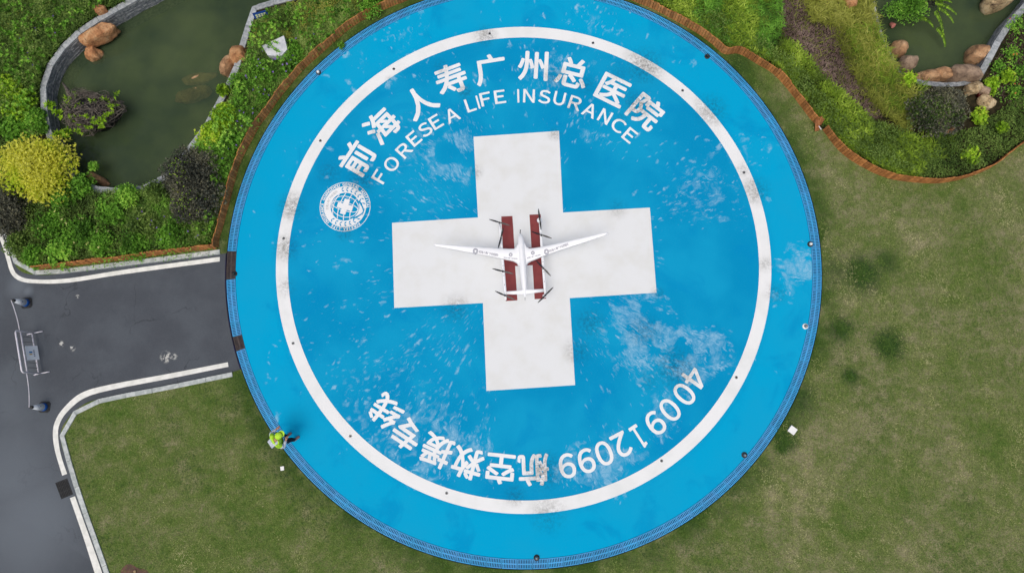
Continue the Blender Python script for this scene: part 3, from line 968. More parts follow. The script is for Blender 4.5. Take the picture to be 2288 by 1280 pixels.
def rock(px, py, rx, ry, hgt, z0, mat, label, seed, rot=0.0, grp=None, sub=3, cuts=12, name='boulder'):
    """boulder standing with its base at z0, its top hgt above; px,py = middle of its top view"""
    r = np.random.default_rng(seed)
    bm = bmesh.new(); bmesh.ops.create_icosphere(bm, subdivisions=sub + 1, radius=1.0)
    V = np.array([v.co[:] for v in bm.verts]); F = np.array([[v.index for v in f.verts] for f in bm.faces]); bm.free()
    for k in range(cuts):
        nn = r.normal(size=3); nn /= np.linalg.norm(nn); d = r.uniform(.68, .93)
        e = V @ nn - d; V = V - np.outer(np.where(e > 0, e * .92, 0), nn)
    V = np.sign(V) * np.abs(V) ** .82
    sd = seed * 1.7
    V = V * (1 + np.array([mnoise.noise(Vector(v * 1.6 + sd)) * .16 + mnoise.noise(Vector(v * 4 + sd)) * .07 + mnoise.noise(Vector(v * 10 + sd)) * .025 for v in V])[:, None])
    c = P(px, py, z0 + hgt * .55)
    a, b_2 = rx / 61.0 * 1.08, ry / 61.0 * 1.08
    V = V * np.array([a, b_2, hgt * .75]); V[:, 2] = np.maximum(V[:, 2], -hgt * .5)
    ca, sa = math.cos(rot), math.sin(rot)
    V = np.stack([V[:, 0] * ca - V[:, 1] * sa, V[:, 0] * sa + V[:, 1] * ca, V[:, 2] + hgt * .5], 1) + np.array([c.x, c.y, z0])
    o = obj(name, V, F, mat, None, True, origin=(c.x, c.y, z0))
    tag(o, label, 'rock', grp)
    return o


G1 = 'boulders round the ponds'
rock(222, 78, 42, 15, .62, -.42, M['rock_o'], 'long orange boulder leaning on the slate face of the left pond', 3, math.radians(28), G1)
rock(210, 124, 20, 15, .6, -.85, M['rock_o'], 'small orange boulder in the water below the long one', 4, math.radians(5), G1)
rock(226, 24, 14, 10, .35, 0, M['rock_o'], 'orange boulder behind the coping at the top left', 5, math.radians(30), G1)
rock(541, 128, 24, 25, 1.1, -.85, M['rock_o'], 'bright orange rounded boulder in a gap of the right coping', 16, 0, G1)
rock(509, 151, 15, 25, .75, -.9, M['rock_t'], 'reddish brown boulder half in water beside the bright orange one', 7, math.radians(-25), G1)
rock(445, 176, 38, 14, .3, -.90, M['rock_t'], 'flat long rock under the water of the left pond', 8, math.radians(14), G1)
rock(432, 212, 42, 18, .3, -.93, M['rock_t'], 'pale rock under the water below the flat long one', 9, math.radians(20), G1)
rock(222, 402, 32, 10, .5, -.9, M['rock_t'], 'tan shelf of rock at the bottom of the left pond', 10, math.radians(-24), G1)
rock(2008, 108, 14, 19, .7, -.75, M['rock_t'], 'orange tan boulder beside the left coping of the right pond', 11, math.radians(20), G1)
rock(2023, 146, 17, 21, .8, -.7, M['rock_g'], 'grey brown boulder below the tan one at the right pond', 12, math.radians(-10), G1)
rock(2076, 172, 30, 15, .62, -.5, M['rock_t'], 'low tan boulder at the bottom shore of the right pond', 13, math.radians(5), G1)
rock(2104, 166, 21, 12, .6, -.45, M['rock_t'], 'smooth tan boulder overlapping the low one at the shore', 14, math.radians(-6), G1)
rock(2152, 170, 37, 24, .95, -.65, M['rock_g'], 'big cracked boulder against the end of the granite coping', 15, math.radians(-8), G1)
rock(2177, 196, 20, 13, .45, 0, M['rock_p'], 'pale yellow boulder below the big cracked one', 16, math.radians(15), G1)
rock(2196, 205, 17, 9, .35, 0, M['rock_g'], 'dark grey rock beside the red pot', 17, math.radians(-20), G1)
rock(2205, 228, 19, 14, .35, 0, M['rock_p'], 'mossy pale rock right of the red pot', 18, math.radians(-40), G1)
rock(2178, 124, 20, 21, .8, -.8, M['rock_t'], 'round tan boulder standing in the right pond near the coping', 19, math.radians(-30), G1)
rock(2222, 4, 30, 25, .9, -.8, M['rock_p'], 'large pale boulder with dark streaks in the right pond', 20, math.radians(10), G1)
rock(1898, 5, 17, 14, .4, 0, M['rock_o'], 'orange boulder among the grasses at the top edge', 22, math.radians(-40), G1)
rock(2122, 292, 12, 6, .3, .0, M['rock_o'], 'small orange rock under the dark bush', 23, math.radians(25), G1)

# white granite slab among the plants
c = [P(x, y, .55) for x, y in ((585, 103), (634, 80), (642, 110), (628, 126), (598, 124))]
o = MB().prism([(p.x, p.y) for p in c][::-1], .0, .55).build('granite_slab', M['slab'], None, origin=(c[0].x, c[0].y, 0))
tag(o, 'white granite slab half hidden in the plants by the left pond', 'slab')

# blue sign with four pale characters
sg = empty('pond_sign', P(580, 45, .04), 'small blue sign with four pale characters by the pond coping', 'sign')
q = [P(563.5, 31, .42), P(594.5, 23.5, .42), P(600, 34, .20), P(570, 43, .20)]
nrm = ((q[1] - q[0]).cross(q[3] - q[0])).normalized()
if nrm.z < 0: nrm = -nrm
MB().add([p for p in q] + [p - nrm * .02 for p in q], [(0, 1, 2, 3), (7, 6, 5, 4), (0, 4, 5, 1), (1, 5, 6, 2), (2, 6, 7, 3), (3, 7, 4, 0)]).build('panel', M['signblue'], sg)
fix_normals(bpy.data.objects[sg.children[0].name])
bl = lambda u, v: q[0] * (1 - u) * (1 - v) + q[1] * u * (1 - v) + q[2] * u * v + q[3] * (1 - u) * v + nrm * .004
for k in range(4):
    u0 = .13 + k * .195; b = MB()
    for (ua, ub, va, vb) in ((0, .15, .34, .56), (0, .15, .66, .90), (.06, .10, .56, .66)):
        pts = [bl(u0 + ua, va), bl(u0 + ub, va), bl(u0 + ub, vb), bl(u0 + ua, vb)]
        b.add(pts, [(0, 3, 2, 1)])
    b.build('sign_character', M['paleyellow'], sg)
b = MB()
for u in (.15, .85):
    p = bl(u, .5) - nrm * .03; MB().tube([(p.x, p.y, .0), (p.x, p.y, p.z)], .018, 8).build('leg', M['steel'], sg)

# ------------------------------------------------------------------ low wooden edging fences
PW, PT, PH = .098, .034, .43
b = MB(); b.box((0, 0, PH / 2 - .03), (PW, PT, PH + .06)); plank_me = mesh_of('plank', b.V, b.F, M['plank'])


def fence(pts_px, label, out_sign, pz=.03):
    pts = PN(smooth_line(pts_px, 4), pz); q = resample(pts, PW + .014); nn = normals2(q)
    e = empty('edging_fence', (q[0][0], q[0][1], pz), label, 'fence', 'low wooden edging fences')
    dz = 0; ln = 0
    for i in range(len(q) - 1):
        if i % 6 == 0: dz = random.uniform(-.035, .03); ln = random.uniform(-.03, .06)
        m = (q[i] + q[i + 1]) / 2; t = q[i + 1] - q[i]; a = math.atan2(t[1], t[0])
        lean = -out_sign * (.07 + ln + random.uniform(-.02, .02))
        inst('plank', plank_me, (m[0], m[1], pz + dz + random.uniform(-.008, .008)), (lean, random.uniform(-.015, .015), a), e)
    # rail wires behind the planks
    b = MB(); step = max(1, len(q) // 60)
    for z in (.12, .32): b.tube([(p[0] + n_[0] * out_sign * (PT * .75 + z * .08), p[1] + n_[1] * out_sign * (PT * .75 + z * .08), pz + z) for p, n_ in zip(q[::step], nn[::step])], .012, 5)
    b.build('rail', M['plank'], e)
    return e


# travel down-left: garden on the right hand side -> out_sign = -1
fence(FENCE_L, 'low brown picket edging between the left garden and the pad', -1)
fence(FENCE_B, 'low brown picket edging half buried in plants along the driveway', -1)
fence(FENCE_R1, 'low brown picket edging along the hedge above the broken joint', 1)
fence(FENCE_R2, 'low brown picket edging curving round the right garden below the broken joint', 1)
bp = empty('broken_planks', P(1828, 284, .03), 'loose broken planks at the gap of the right edging fence', 'planks')
for (x0, y0, z0, x1, y1, z1) in ((1823, 293, .05, 1824, 268, .42), (1828, 292, .06, 1828, 268, .40), (1828, 282, .10, 1836, 262, .46), (1832, 280, .10, 1840, 266, .46), (1834, 277, .14, 1835, 261, .44)):
    a, c = P(x0, y0, z0), P(x1, y1, z1); d = (c - a)
    Mx = d.to_track_quat('Z', 'Y').to_matrix()
    MB().box((a + c) / 2, (.085, .03, d.length), Mx).build('plank', M['palewood'], bp)
a, c = P(1829, 281, .2), P(1835, 290, .2); MB().tube([a, c], .018, 6).build('bracket', M['steel'], bp)

# ------------------------------------------------------------------ storm grate in the road, boxes, earth patch
cs = [P(x, y, -.02) for x, y in ((125, 1079.5), (149, 1070), (161, 1102.5), (137.5, 1112.5))]
sgm = empty('storm_drain', (cs[0] + cs[2]) / 2, 'black iron storm drain grate in the road beside the lawn kerb', 'drain')
sb = lambda u, v, z: Vector((*(cs[0] * (1 - u) * (1 - v) + cs[1] * u * (1 - v) + cs[2] * u * v + cs[3] * (1 - u) * v)[:2], z))
MB().add([sb(-.06, -.05, -.0262), sb(1.06, -.05, -.0262), sb(1.06, 1.05, -.0262), sb(-.06, 1.05, -.0262)], [(3, 2, 1, 0)]).build('pit_shade', M['hair'], sgm)  # flat black sheet at road level, standing for the shade between the bars
for k in range(8):
    u = k / 7; MB().add([sb(u - .022, -.03, -.018), sb(u + .022, -.03, -.018), sb(u + .022, 1.03, -.018), sb(u - .022, 1.03, -.018)] + [sb(u - .022, -.03, -.026), sb(u + .022, -.03, -.026), sb(u + .022, 1.03, -.026), sb(u - .022, 1.03, -.026)], [(3, 2, 1, 0), (0, 1, 5, 4), (1, 2, 6, 5), (2, 3, 7, 6), (3, 0, 4, 7)]).build('bar', M['rubber'], sgm)
for k in range(4):
    v = k / 3; MB().add([sb(-.03, v - .02, -.0172), sb(1.03, v - .02, -.0172), sb(1.03, v + .02, -.0172), sb(-.03, v + .02, -.0172)], [(3, 2, 1, 0)]).build('cross_bar', M['rubber'], sgm)

def lidbox(pts, h, label):
    q = [P(x, y, h + .03) for x, y in pts]; c = sum(q, Vector()) / 4
    e = empty('junction_box', (c.x, c.y, .03), label, 'box')
    ins = [c + (p - c) * .9 for p in q]
    MB().prism([(p.x, p.y) for p in ins][::-1], -.05, h + .01).build('body', M['kerb'], e)
    MB().prism([(p.x, p.y) for p in q][::-1], h + .012, h + .03).build('lid', M['boxwhite'], e)


lidbox([(1769, 949.5), (1782.5, 959.5), (1773.5, 972), (1760, 962)], .12, 'white square lidded box on the lawn at the lower right of the pad')
lidbox([(626, 1042), (634, 1041), (634.5, 1050), (627, 1051)], .06, 'tiny white square box on the lawn below the person')
cen = P(297, 1288, .036)
ed = [(cen.x + (.42 + .09 * math.sin(3 * a + 1) + .06 * math.sin(5 * a)) * math.cos(a), cen.y + (.42 + .09 * math.sin(3 * a + 1)) * math.sin(a)) for a in np.linspace(0, 2 * math.pi, 28, endpoint=False)]
tag(sheet('bare_earth', [ed], .036, M['dirt']), kind='structure')
rock(301, 1276, 3, 3, .06, .03, M['rock_p'], 'small pale stone on the bare earth patch in the lawn', 31, 0, None, 1)

# ------------------------------------------------------------------ cones, crowd barrier and the ropes between them
def cone(px, py, rot, label):
    c = P(px, py, -.03)
    e = empty('traffic_cone', c, label, 'cone', 'traffic cones at the driveway mouth')
    b = MB(); s, k = .20, .07
    oct_ = [(s - k, s), (-s + k, s), (-s, s - k), (-s, -s + k), (-s + k, -s), (s - k, -s), (s, -s + k), (s, s - k)]
    R = Matrix.Rotation(rot, 2); oct_ = [R @ Vector(p) for p in oct_]
    b.prism([(c.x + p.x, c.y + p.y) for p in oct_], -.03, .0).prism([(c.x + p.x * .82, c.y + p.y * .82) for p in oct_], .0005, .02).build('base', M['rubber'], e)
    MB().lathe(c + Vector((0, 0, .05)), [(.150, 0), (.132, .12)], 20).build('lower_band', M['coneblue'], e, True)
    MB().lathe(c + Vector((0, 0, .1705)), [(.131, 0), (.062, .47)], 20).build('body', M['conewhite'], e, True)
    MB().lathe(c + Vector((0, 0, .641)), [(.060, 0), (.058, .07), (.045, .09)], 16).build('cap', M['carbon'], e, True)
    # small prints on the side facing the camera
    d = Vector((-c.x, -c.y, 0)).normalized(); t = Vector((-d.y, d.x, 0))
    sl = Vector((d.x * -.069, d.y * -.069, .47)).normalized()
    for u, z, w, h, m in ((.02, .36, .05, .04, 'navy'), (-.015, .42, .03, .03, 'red')):
        rr = .131 - (z - .1705 + .05) * .147 + .006
        o = c + d * rr + Vector((0, 0, z)) + t * u
        MB().add([o - t * w / 2 - sl * h / 2, o + t * w / 2 - sl * h / 2, o + t * w / 2 + sl * h / 2, o - t * w / 2 + sl * h / 2], [(0, 1, 2, 3)]).build('print', M[m], e)
    return c


c1 = cone(60, 677, .15, 'white and blue traffic cone at the upper end of the barrier')
c2 = cone(100, 909, .0, 'white and blue traffic cone at the lower end of the barrier')

BA, BB = P(78, 744, -.03), P(93, 834, -.03)        # feet of the barrier's two posts
bd = (BB - BA).normalized(); bl_ = (BB - BA).length; bn = Vector((-bd.y, bd.x, 0))
bar = empty('crowd_barrier', (BA + BB) / 2, 'white steel crowd barrier with a small sign panel on the road', 'barrier')
up = lambda p, z: Vector((p.x, p.y, z - .03))
# frame: top rail bends down into the posts
ext = .05
path = [up(BA, .05)] + [up(BA, .85)] + [up(BA + bd * (.10 * (1 - math.cos(a))), .90 + .10 * math.sin(a)) for a in np.linspace(0, math.pi / 2, 5)] + \
       [up(BB - bd * (.10 * (1 - math.cos(a))), .90 + .10 * math.sin(a)) for a in np.linspace(math.pi / 2, 0, 5)] + [up(BB, .85), up(BB, .05)]
MB().tube(path, .03, 10).build('frame', M['steel'], bar, True)
MB().tube([up(BA + bd * .03, .74), up(BB - bd * .03, .74)], .026, 8).build('upper_rail', M['steel'], bar, True)
MB().tube([up(BA, .16), up(BB, .16)], .023, 8).build('lower_rail', M['steel'], bar, True)
nb = 8
for k in range(1, nb):
    f = k / nb
    if k == 4: continue
    p = BA + (BB - BA) * f
    MB().tube([up(p, .16), up(p, .74)], .010, 6).build('upright', M['darksteel'], bar, True)
for p in (BA, BB):
    o = Vector((1, .22, 0)).normalized()
    MB().tube([up(p - o * .28, .012), up(p - o * .22, .035), up(p, .06), up(p + o * .22, .035), up(p + o * .30, .012)], .02, 8).build('foot', M['steel'], bar, True)
# sign panel hung between the uprights
sp = [up(BA + (BB - BA) * .36 + bn * 0, .66), up(BA + (BB - BA) * .70, .66), up(BA + (BB - BA) * .70, .26), up(BA + (BB - BA) * .36, .26)]
sn = (bn if bn.dot(-Vector((BA.x, BA.y, 0))) > 0 else -bn)
sp[2] = sp[2] + sn * .16; sp[3] = sp[3] + sn * .16      # tilt added to turn the panel face up and catch more light
b = MB().add([p + sn * .022 for p in sp] + [p + sn * .012 for p in sp], [(0, 1, 2, 3), (7, 6, 5, 4), (0, 4, 5, 1), (1, 5, 6, 2), (2, 6, 7, 3), (3, 7, 4, 0)])
pan = fix_normals(b.build('sign_panel', M['signwhite'], bar))
sbl = lambda u, v: sp[0] * (1 - u) * (1 - v) + sp[1] * u * (1 - v) + sp[2] * u * v + sp[3] * (1 - u) * v + sn * .025
def mark(u0, u1, v0, v1, m): MB().add([sbl(u0, v0), sbl(u1, v0), sbl(u1, v1), sbl(u0, v1)], [(0, 1, 2, 3)]).build('printed_mark', M[m], pan)
mark(.40, .50, .24, .50, 'skyblue'); mark(.55, .64, .24, .48, 'orange')
for k in range(4): mark(.31 + k * .125, .38 + k * .125, .58, .70, 'grayprint')

def rope(a, b, sag, label):
    a, b = Vector(a), Vector(b); pts = []
    for t in np.linspace(0, 1, 15):
        p = a.lerp(b, t); p.z -= sag * 4 * t * (1 - t); pts.append(p)
    o = MB().tube(pts, .014, 6).build('barrier_rope', M['steel'], None, True, origin=a); tag(o, label, 'rope', 'ropes between cones and barrier')


rope(Vector((c1.x - .05, c1.y, .70)), up(BA, .78), .05, 'white rope from the upper cone to the barrier')
rope(Vector((c2.x - .05, c2.y, .70)), up(BB, .78), .05, 'white rope from the lower cone to the barrier')
MB_ = MB().tube([Vector((c1.x - .06, c1.y + .02, .69)), Vector((c1.x - .06, c1.y - .04, .70))], .02, 6)

# ------------------------------------------------------------------ winged drone
dr = empty('cargo_drone', P(1168, 590, 0), 'white winged drone with twin booms and eight propellers parked on the red H', 'drone')
DZ = .16
zc_f = .52 + DZ
fs = [(521, 1162.6, .6, .5), (526, 1163, 4.0, .9), (534, 1163.6, 6.6, 1), (545, 1164.6, 8.2, 1), (558, 1165.4, 8.9, 1), (575, 1166.7, 8.9, 1), (592, 1168, 8.7, 1), (610, 1169.3, 8.0, 1), (628, 1170.6, 7.0, .95), (645, 1171.7, 5.4, .85), (656, 1172.4, 3.8, .75), (664, 1172.9, 1.2, .6)]
secs = []
for y, x, hw, k in fs:
    c = P(x, y, zc_f); w = hw / 61.0; hh = w * 1.15 * k
    secs.append([c + Vector((w * math.cos(a), 0, hh * math.sin(a))) for a in np.linspace(0, 2 * math.pi, 20, endpoint=False)])
MB().loft(secs).build('fuselage', M['drone'], dr, True)
fix_normals(dr.children[0])


def airfoil(le, te, thick):
    """closed section between leading and trailing edge points"""
    prof = [(0, 0), (.04, .55), (.15, .9), (.35, 1.0), (.6, .75), (.85, .3), (1, .03), (.85, -.12), (.6, -.25), (.35, -.35), (.15, -.35), (.04, -.25)]
    return [le.lerp(te, u) + Vector((0, 0, v * thick)) for u, v in prof]


WZ = zc_f + .06
left = [((1165, 538), (1168, 602), 0, .05), ((1158, 541), (1159.5, 596), 0, .05), ((1154.5, 550), (1154, 588.5), 0, .05), ((1149, 555.5), (1147, 584.5), .01, .048), ((1138, 555.8), (1138, 582.5), .02, .046),
        ((1119.5, 555), (1119.5, 579), .05, .042), ((1080, 552.5), (1080, 570.5), .12, .034), ((1035, 549.3), (1035, 562.0), .21, .026), ((1000, 546.8), (1000, 555.6), .28, .02), ((975, 545), (975, 550.4), .33, .014), ((968.3, 544.8), (968.3, 549.2), .345, .008)]
right = [((1165, 538), (1168, 602), 0, .05), ((1172, 541), (1176, 595.5), 0, .05), ((1175.5, 550), (1180, 589), 0, .05), ((1182, 554.6), (1187, 584.5), .01, .048), ((1193, 554), (1197, 580.5), .02, .046),
         ((1209, 551.5), (1214.5, 573), .05, .042), ((1250, 542.5), (1254, 559.5), .12, .034), ((1295, 532.5), (1298, 545), .21, .026), ((1328, 525.3), (1330, 534), .28, .02), ((1352, 520), (1353, 525.6), .33, .014), ((1358.6, 518.6), (1359, 523), .345, .008)]
wings = []
for w in (left, right):
    secs = [airfoil(P(a[0], a[1], WZ + dz), P(b[0], b[1], WZ + dz - .012), th) for a, b, dz, th in w]
    o = fix_normals(MB().loft(secs).build('wing', M['drone'], dr, True)); wings.append(o)
tail = [((1129.5, 651), (1130, 658), .03), ((1150, 649.5), (1150.5, 658), .035), ((1172, 646), (1173, 658), .04), ((1195, 646.2), (1195.5, 654.5), .035), ((1215.5, 645), (1216, 652), .03)]
fix_normals(MB().loft([airfoil(P(*a, zc_f + .02), P(*b, zc_f + .015), t) for a, b, t in tail]).build('tailplane', M['drone'], dr, True))
MB().tube([P(1162.4, 523, zc_f), P(1162.2, 518, zc_f + .02), P(1163, 513.5, zc_f + .04)], [.02, .012, .02], 8).build('nose_probe', M['carbon'], dr)
MB().tube([P(1172.9, 663, zc_f), P(1173.2, 671, zc_f)], .009, 6).build('tail_probe', M['gray'], dr)
BZ = zc_f - .02
for k, (x0, y0, x1, y1) in enumerate(((1116.3, 500, 1130.2, 670), (1206, 489, 1219, 664))):
    n = 14; path = [P(x0 + (x1 - x0) * t, y0 + (y1 - y0) * t, BZ) for t in np.linspace(0, 1, n)]
    rad = [.022] + [.043] * 3 + [.052] * (n - 6) + [.045, .032]
    rad = rad[:n]; MB().tube(path, rad, 12).build('boom', M['drone'], dr, True)
    for t in (.08, .93):      # landing legs
        p = P(x0 + (x1 - x0) * t, y0 + (y1 - y0) * t, BZ)
        MB().tube([p, Vector((p.x, p.y, .05))], [.022, .014], 8).tube([Vector((p.x, p.y - .09, .03)), Vector((p.x, p.y, .05)), Vector((p.x, p.y + .09, .03))], .016, 6).build('landing_leg', M['drone'], dr, True)
    for t in (.55, .68, .8):
        p = P(x0 + (x1 - x0) * t, y0 + (y1 - y0) * t, BZ + .05)
        MB().lathe(p, [(.016, -.01), (.016, .006), (.01, .008)], 10).build('fastener', M['gray'], dr)
bb = MB()
for s in (-1, 1):
    pts = [(-.0, .022), (.06, .044), (.16, .056), (.30, .042), (.395, .016)]
    top = [Vector((s * x, w * .6 * s, .006)) for x, w in pts]; bot = [Vector((s * x, -w * .5 * s, -.002)) for x, w in pts]
    n = len(pts); bb.add(top + bot + [v - Vector((0, 0, .006)) for v in top + bot], [(i, i + 1, i + 1 + n, i + n) for i in range(n - 1)] + [(i + 2 * n, i + 3 * n, i + 1 + 3 * n, i + 1 + 2 * n) for i in range(n - 1)] + [(i, i + 2 * n, i + 1 + 2 * n, i + 1) for i in range(n - 1)] + [(i + n, i + 1 + n, i + 1 + 3 * n, i + 3 * n) for i in range(n - 1)])
half = len(bb.V) // 2
blade_me = [mesh_of('blade', bb.V[:half], [f for f in bb.F if max(f) < half], M['carbon']), mesh_of('blade', bb.V[half:], [[i - half for i in f] for f in bb.F if min(f) >= half], M['carbon'])]
b = MB().lathe((0, 0, -.075), [(.034, 0), (.036, .05), (.03, .058)], 14).lathe((0, 0, -.016), [(.014, 0), (.016, .02), (.008, .034)], 12)
hub_me = mesh_of('propeller', b.V, b.F, M['carbon'], True)
for x, y, dx, dy in ((1116, 497, 45, 14), (1119, 532, -9, 35), (1123.5, 606, 46, 12), (1128.5, 660, 40, 18), (1206, 490, 4, 35), (1210, 525, 43, 15), (1214, 599, 34, 37), (1219, 659, 22, -22)):
    p = P(x, y, BZ + .13); o = inst('propeller', hub_me, p, (0, 0, math.atan2(-dy, dx)), dr)
    for m in blade_me:
        o2 = bpy.data.objects.new('blade', m); COL.objects.link(o2); o2.parent = o
p = P(1205.5, 492, BZ + .03); fix_normals(MB().lathe(p, [(.10, -.03), (.085, .02), (.045, .05)], 16).build('motor_pod', M['drone'], dr, True))
p = P(1216.5, 661, BZ + .02); MB().lathe(p, [(.07, -.03), (.06, .02), (.03, .05)], 16).build('motor_pod', M['drone'], dr, True)

# prints on the wings, laid on the wing skin
bvhs = []
for w in wings:
    base = WLOC[w.name]
    bvhs.append(BVHTree.FromPolygons([v.co + base for v in w.data.vertices], [list(f.vertices) for f in w.data.polygons]))


def on_wing(side, V, F, name, lift=.004):
    out = []
    for v in V:
        h = bvhs[side].ray_cast(Vector((v[0], v[1], 3)), Vector((0, 0, -1)))
        z = h[0].z if h[0] is not None else WZ
        out.append((v[0], v[1], z + lift + v[2]))
    return obj(name, out, F, M['navy'], wings[side])


def wing_emblem(side, px, py, r, dz):
    c = P(px, py, WZ + dz); V = []; F = []
    for r0, r1 in ((.80, 1.0), (.42, .62), (.0, .0)):
        if r1 == 0: continue
        v, f = annulus(r0 * r, r1 * r, 0, 26, c=c); n = len(V); V += v; F += [[i + n for i in q] for q in f]
    on_wing(side, V, F, 'printed_emblem')


def wing_text(side, px0, py0, px1, py1, h, dz):
    a, b = P(px0, py0, WZ + dz), P(px1, py1, WZ + dz); d = b - a; ang = math.atan2(d.y, d.x); n = len(cn)
    for i, ch in enumerate(cn):
        V, F = glyph(ch); mn, mx = V.min(0), V.max(0); V = (V - (mn + mx) / 2) * h
        m = a + d * ((i + .5) / n); ca, sa = math.cos(ang), math.sin(ang)
        W = [(m.x + x * ca - y * sa, m.y + x * sa + y * ca, 0) for x, y, _ in V]
        on_wing(side, W, F, 'printed_character', .005)


wing_emblem(0, 1062.5, 561.5, .094, .14); wing_emblem(1, 1221, 563, .094, .06)
wing_emblem(0, 1141, 569.5, .066, .03); wing_emblem(1, 1190.5, 565.5, .066, .03)
wing_text(0, 1070, 563, 1113, 570, .10, .10); wing_text(1, 1227.5, 561, 1269.5, 546.5, .10, .11)
wing_text(0, 1125, 575.5, 1156.5, 578.5, .06, .03); wing_text(1, 1178, 576.5, 1208, 569.5, .06, .03)

# ------------------------------------------------------------------ the person at the pad edge
def skinned(name, pts, edges, mat, parent, sub=2, root=0):
    base = WLOC[parent.name]
    me = bpy.data.meshes.new(name)
    me.from_pydata([tuple(Vector(p[0]) - base) for p in pts], edges, [])
    o = bpy.data.objects.new(name, me); COL.objects.link(o); o.parent = parent; WLOC[o.name] = base
    me.materials.append(mat)
    sk = o.modifiers.new('skin', 'SKIN'); sk.use_smooth_shade = True
    for i, (p, r) in enumerate(pts):
        me.skin_vertices[0].data[i].radius = r if hasattr(r, '__len__') else (r, r)
        me.skin_vertices[0].data[i].use_root = (i == root)
    sb_ = o.modifiers.new('sub', 'SUBSURF'); sb_.levels = sub; sb_.render_levels = sub
    return o


gz = .0
FL, FR = P(642, 973.5, gz), P(660, 981.5, gz)
pe = empty('person', (FL + FR) / 2, 'person in yellow green jacket and cap with black trousers at the pad edge', 'person')
fw_ = Vector((.80, .60, 0)).normalized(); rt = Vector((fw_.y, -fw_.x, 0))       # facing the drone
hip = (FL + FR) / 2 * .6 + P(640, 982, 0) * .4 + Vector((0, 0, .90))
chest = P(616, 985, 1.22); neck = P(617, 980, 1.44); head = P(623, 973.5, 1.56) + fw_ * .0
shL, shR = chest + Vector((0, 0, .17)) - rt * .19 + fw_ * .05, chest + Vector((0, 0, .17)) + rt * .19 + fw_ * .05
elL = shL - rt * .12 - fw_ * .06 + Vector((0, 0, -.26)); haL = elL - rt * .02 + fw_ * .24 + Vector((0, 0, .02))
elR = shR + rt * .12 + fw_ * .02 + Vector((0, 0, -.26)); haR = elR - rt * .14 + fw_ * .22 + Vector((0, 0, .03))
hL, hR = hip - rt * .10, hip + rt * .10
knL = (hL + FL) / 2 + fw_ * .06; knR = (hR + FR) / 2 + fw_ * .08
anL, anR = FL + Vector((0, 0, .09)), FR + Vector((0, 0, .09))
spine = hip.lerp(chest, .5)
pts = [(hip, .12), (spine, .12), (chest, .14), (neck, .055), (head, .085), (head + Vector((0, 0, .08)) + fw_ * .02, .075),
       (shL, .06), (elL, .042), (haL, .03), (shR, .06), (elR, .042), (haR, .03), (hL, .085), (knL, .058), (anL, .04), (hR, .085), (knR, .058), (anR, .04)]
ed = [(0, 1), (1, 2), (2, 3), (3, 4), (4, 5), (2, 6), (6, 7), (7, 8), (2, 9), (9, 10), (10, 11), (0, 12), (12, 13), (13, 14), (0, 15), (15, 16), (16, 17)]
skinned('body', pts, ed, M['skin'], pe)
# face: nose and ears
nz = head + fw_ * .10
MB().tube([nz + Vector((0, 0, .04)), nz + fw_ * .02 + Vector((0, 0, .0)), nz - Vector((0, 0, .015))], [.010, .016, .008], 6).build('nose', M['skin'], pe, True)
for s in (-1, 1):
    MB().tube([head + rt * s * .083 + Vector((0, 0, .035)), head + rt * s * .092, head + rt * s * .083 - Vector((0, 0, .03))], [.008, .016, .008], 6).build('ear', M['skin'], pe, True)
    MB().tube([head + rt * s * .032 + fw_ * .083 + Vector((0, 0, .028)), head + rt * s * .032 + fw_ * .092 + Vector((0, 0, .028))], .011, 6).build('eye', M['hair'], pe, True)
MB().tube([head - rt * .024 + fw_ * .088 - Vector((0, 0, .045)), head + fw_ * .094 - Vector((0, 0, .045)), head + rt * .024 + fw_ * .088 - Vector((0, 0, .045))], .006, 6).build('mouth', M['redpot'], pe, True)
# hair at the back of the head
b = MB(); secs = []
for t in np.linspace(0, 1, 7):
    c = head + Vector((0, 0, -.055 + .125 * t)) - fw_ * .018; r = .098 * math.sqrt(max(.05, 1 - ((t - .45) / .75) ** 2))
    secs.append([c + rt * r * math.cos(a) + fw_ * (r * math.sin(a) if math.sin(a) < 0 else r * .35 * math.sin(a)) for a in np.linspace(0, 2 * math.pi, 16, endpoint=False)])
fix_normals(b.loft(secs).build('hair', M['hair'], pe, True))
# hi-vis cap: dome and brim
b = MB(); secs = []
for t in np.linspace(0, 1, 8):
    a_ = t * math.pi / 2 * .98; r = .128 * math.cos(a_); c = head + Vector((0, 0, .05 + .115 * math.sin(a_))) + fw_ * .012
    secs.append([c + rt * r * math.cos(a) + fw_ * r * 1.1 * math.sin(a) for a in np.linspace(0, 2 * math.pi, 20, endpoint=False)])
cap_o = fix_normals(b.loft(secs).build('cap', M['hivis'], pe, True))
br = [head + Vector((0, 0, .055)) + fw_ * (.10 + .13 * math.sin(a)) + rt * .115 * math.cos(a) for a in np.linspace(0, math.pi, 12)]
b = MB().add([*br, *[p - Vector((0, 0, .008)) for p in br]], [tuple(range(12)), tuple(range(23, 11, -1))] + [(i, i + 12, i + 13, i + 1) for i in range(11)])
fix_normals(b.build('brim', M['hivis'], cap_o))
b = MB().tube([head + Vector((0, 0, .075)) + fw_ * (.012 + .14 * math.sin(a)) + rt * .128 * math.cos(a) for a in np.linspace(0, 2 * math.pi, 20)], .006, 5); b.build('cap_band', M['hair'], cap_o)
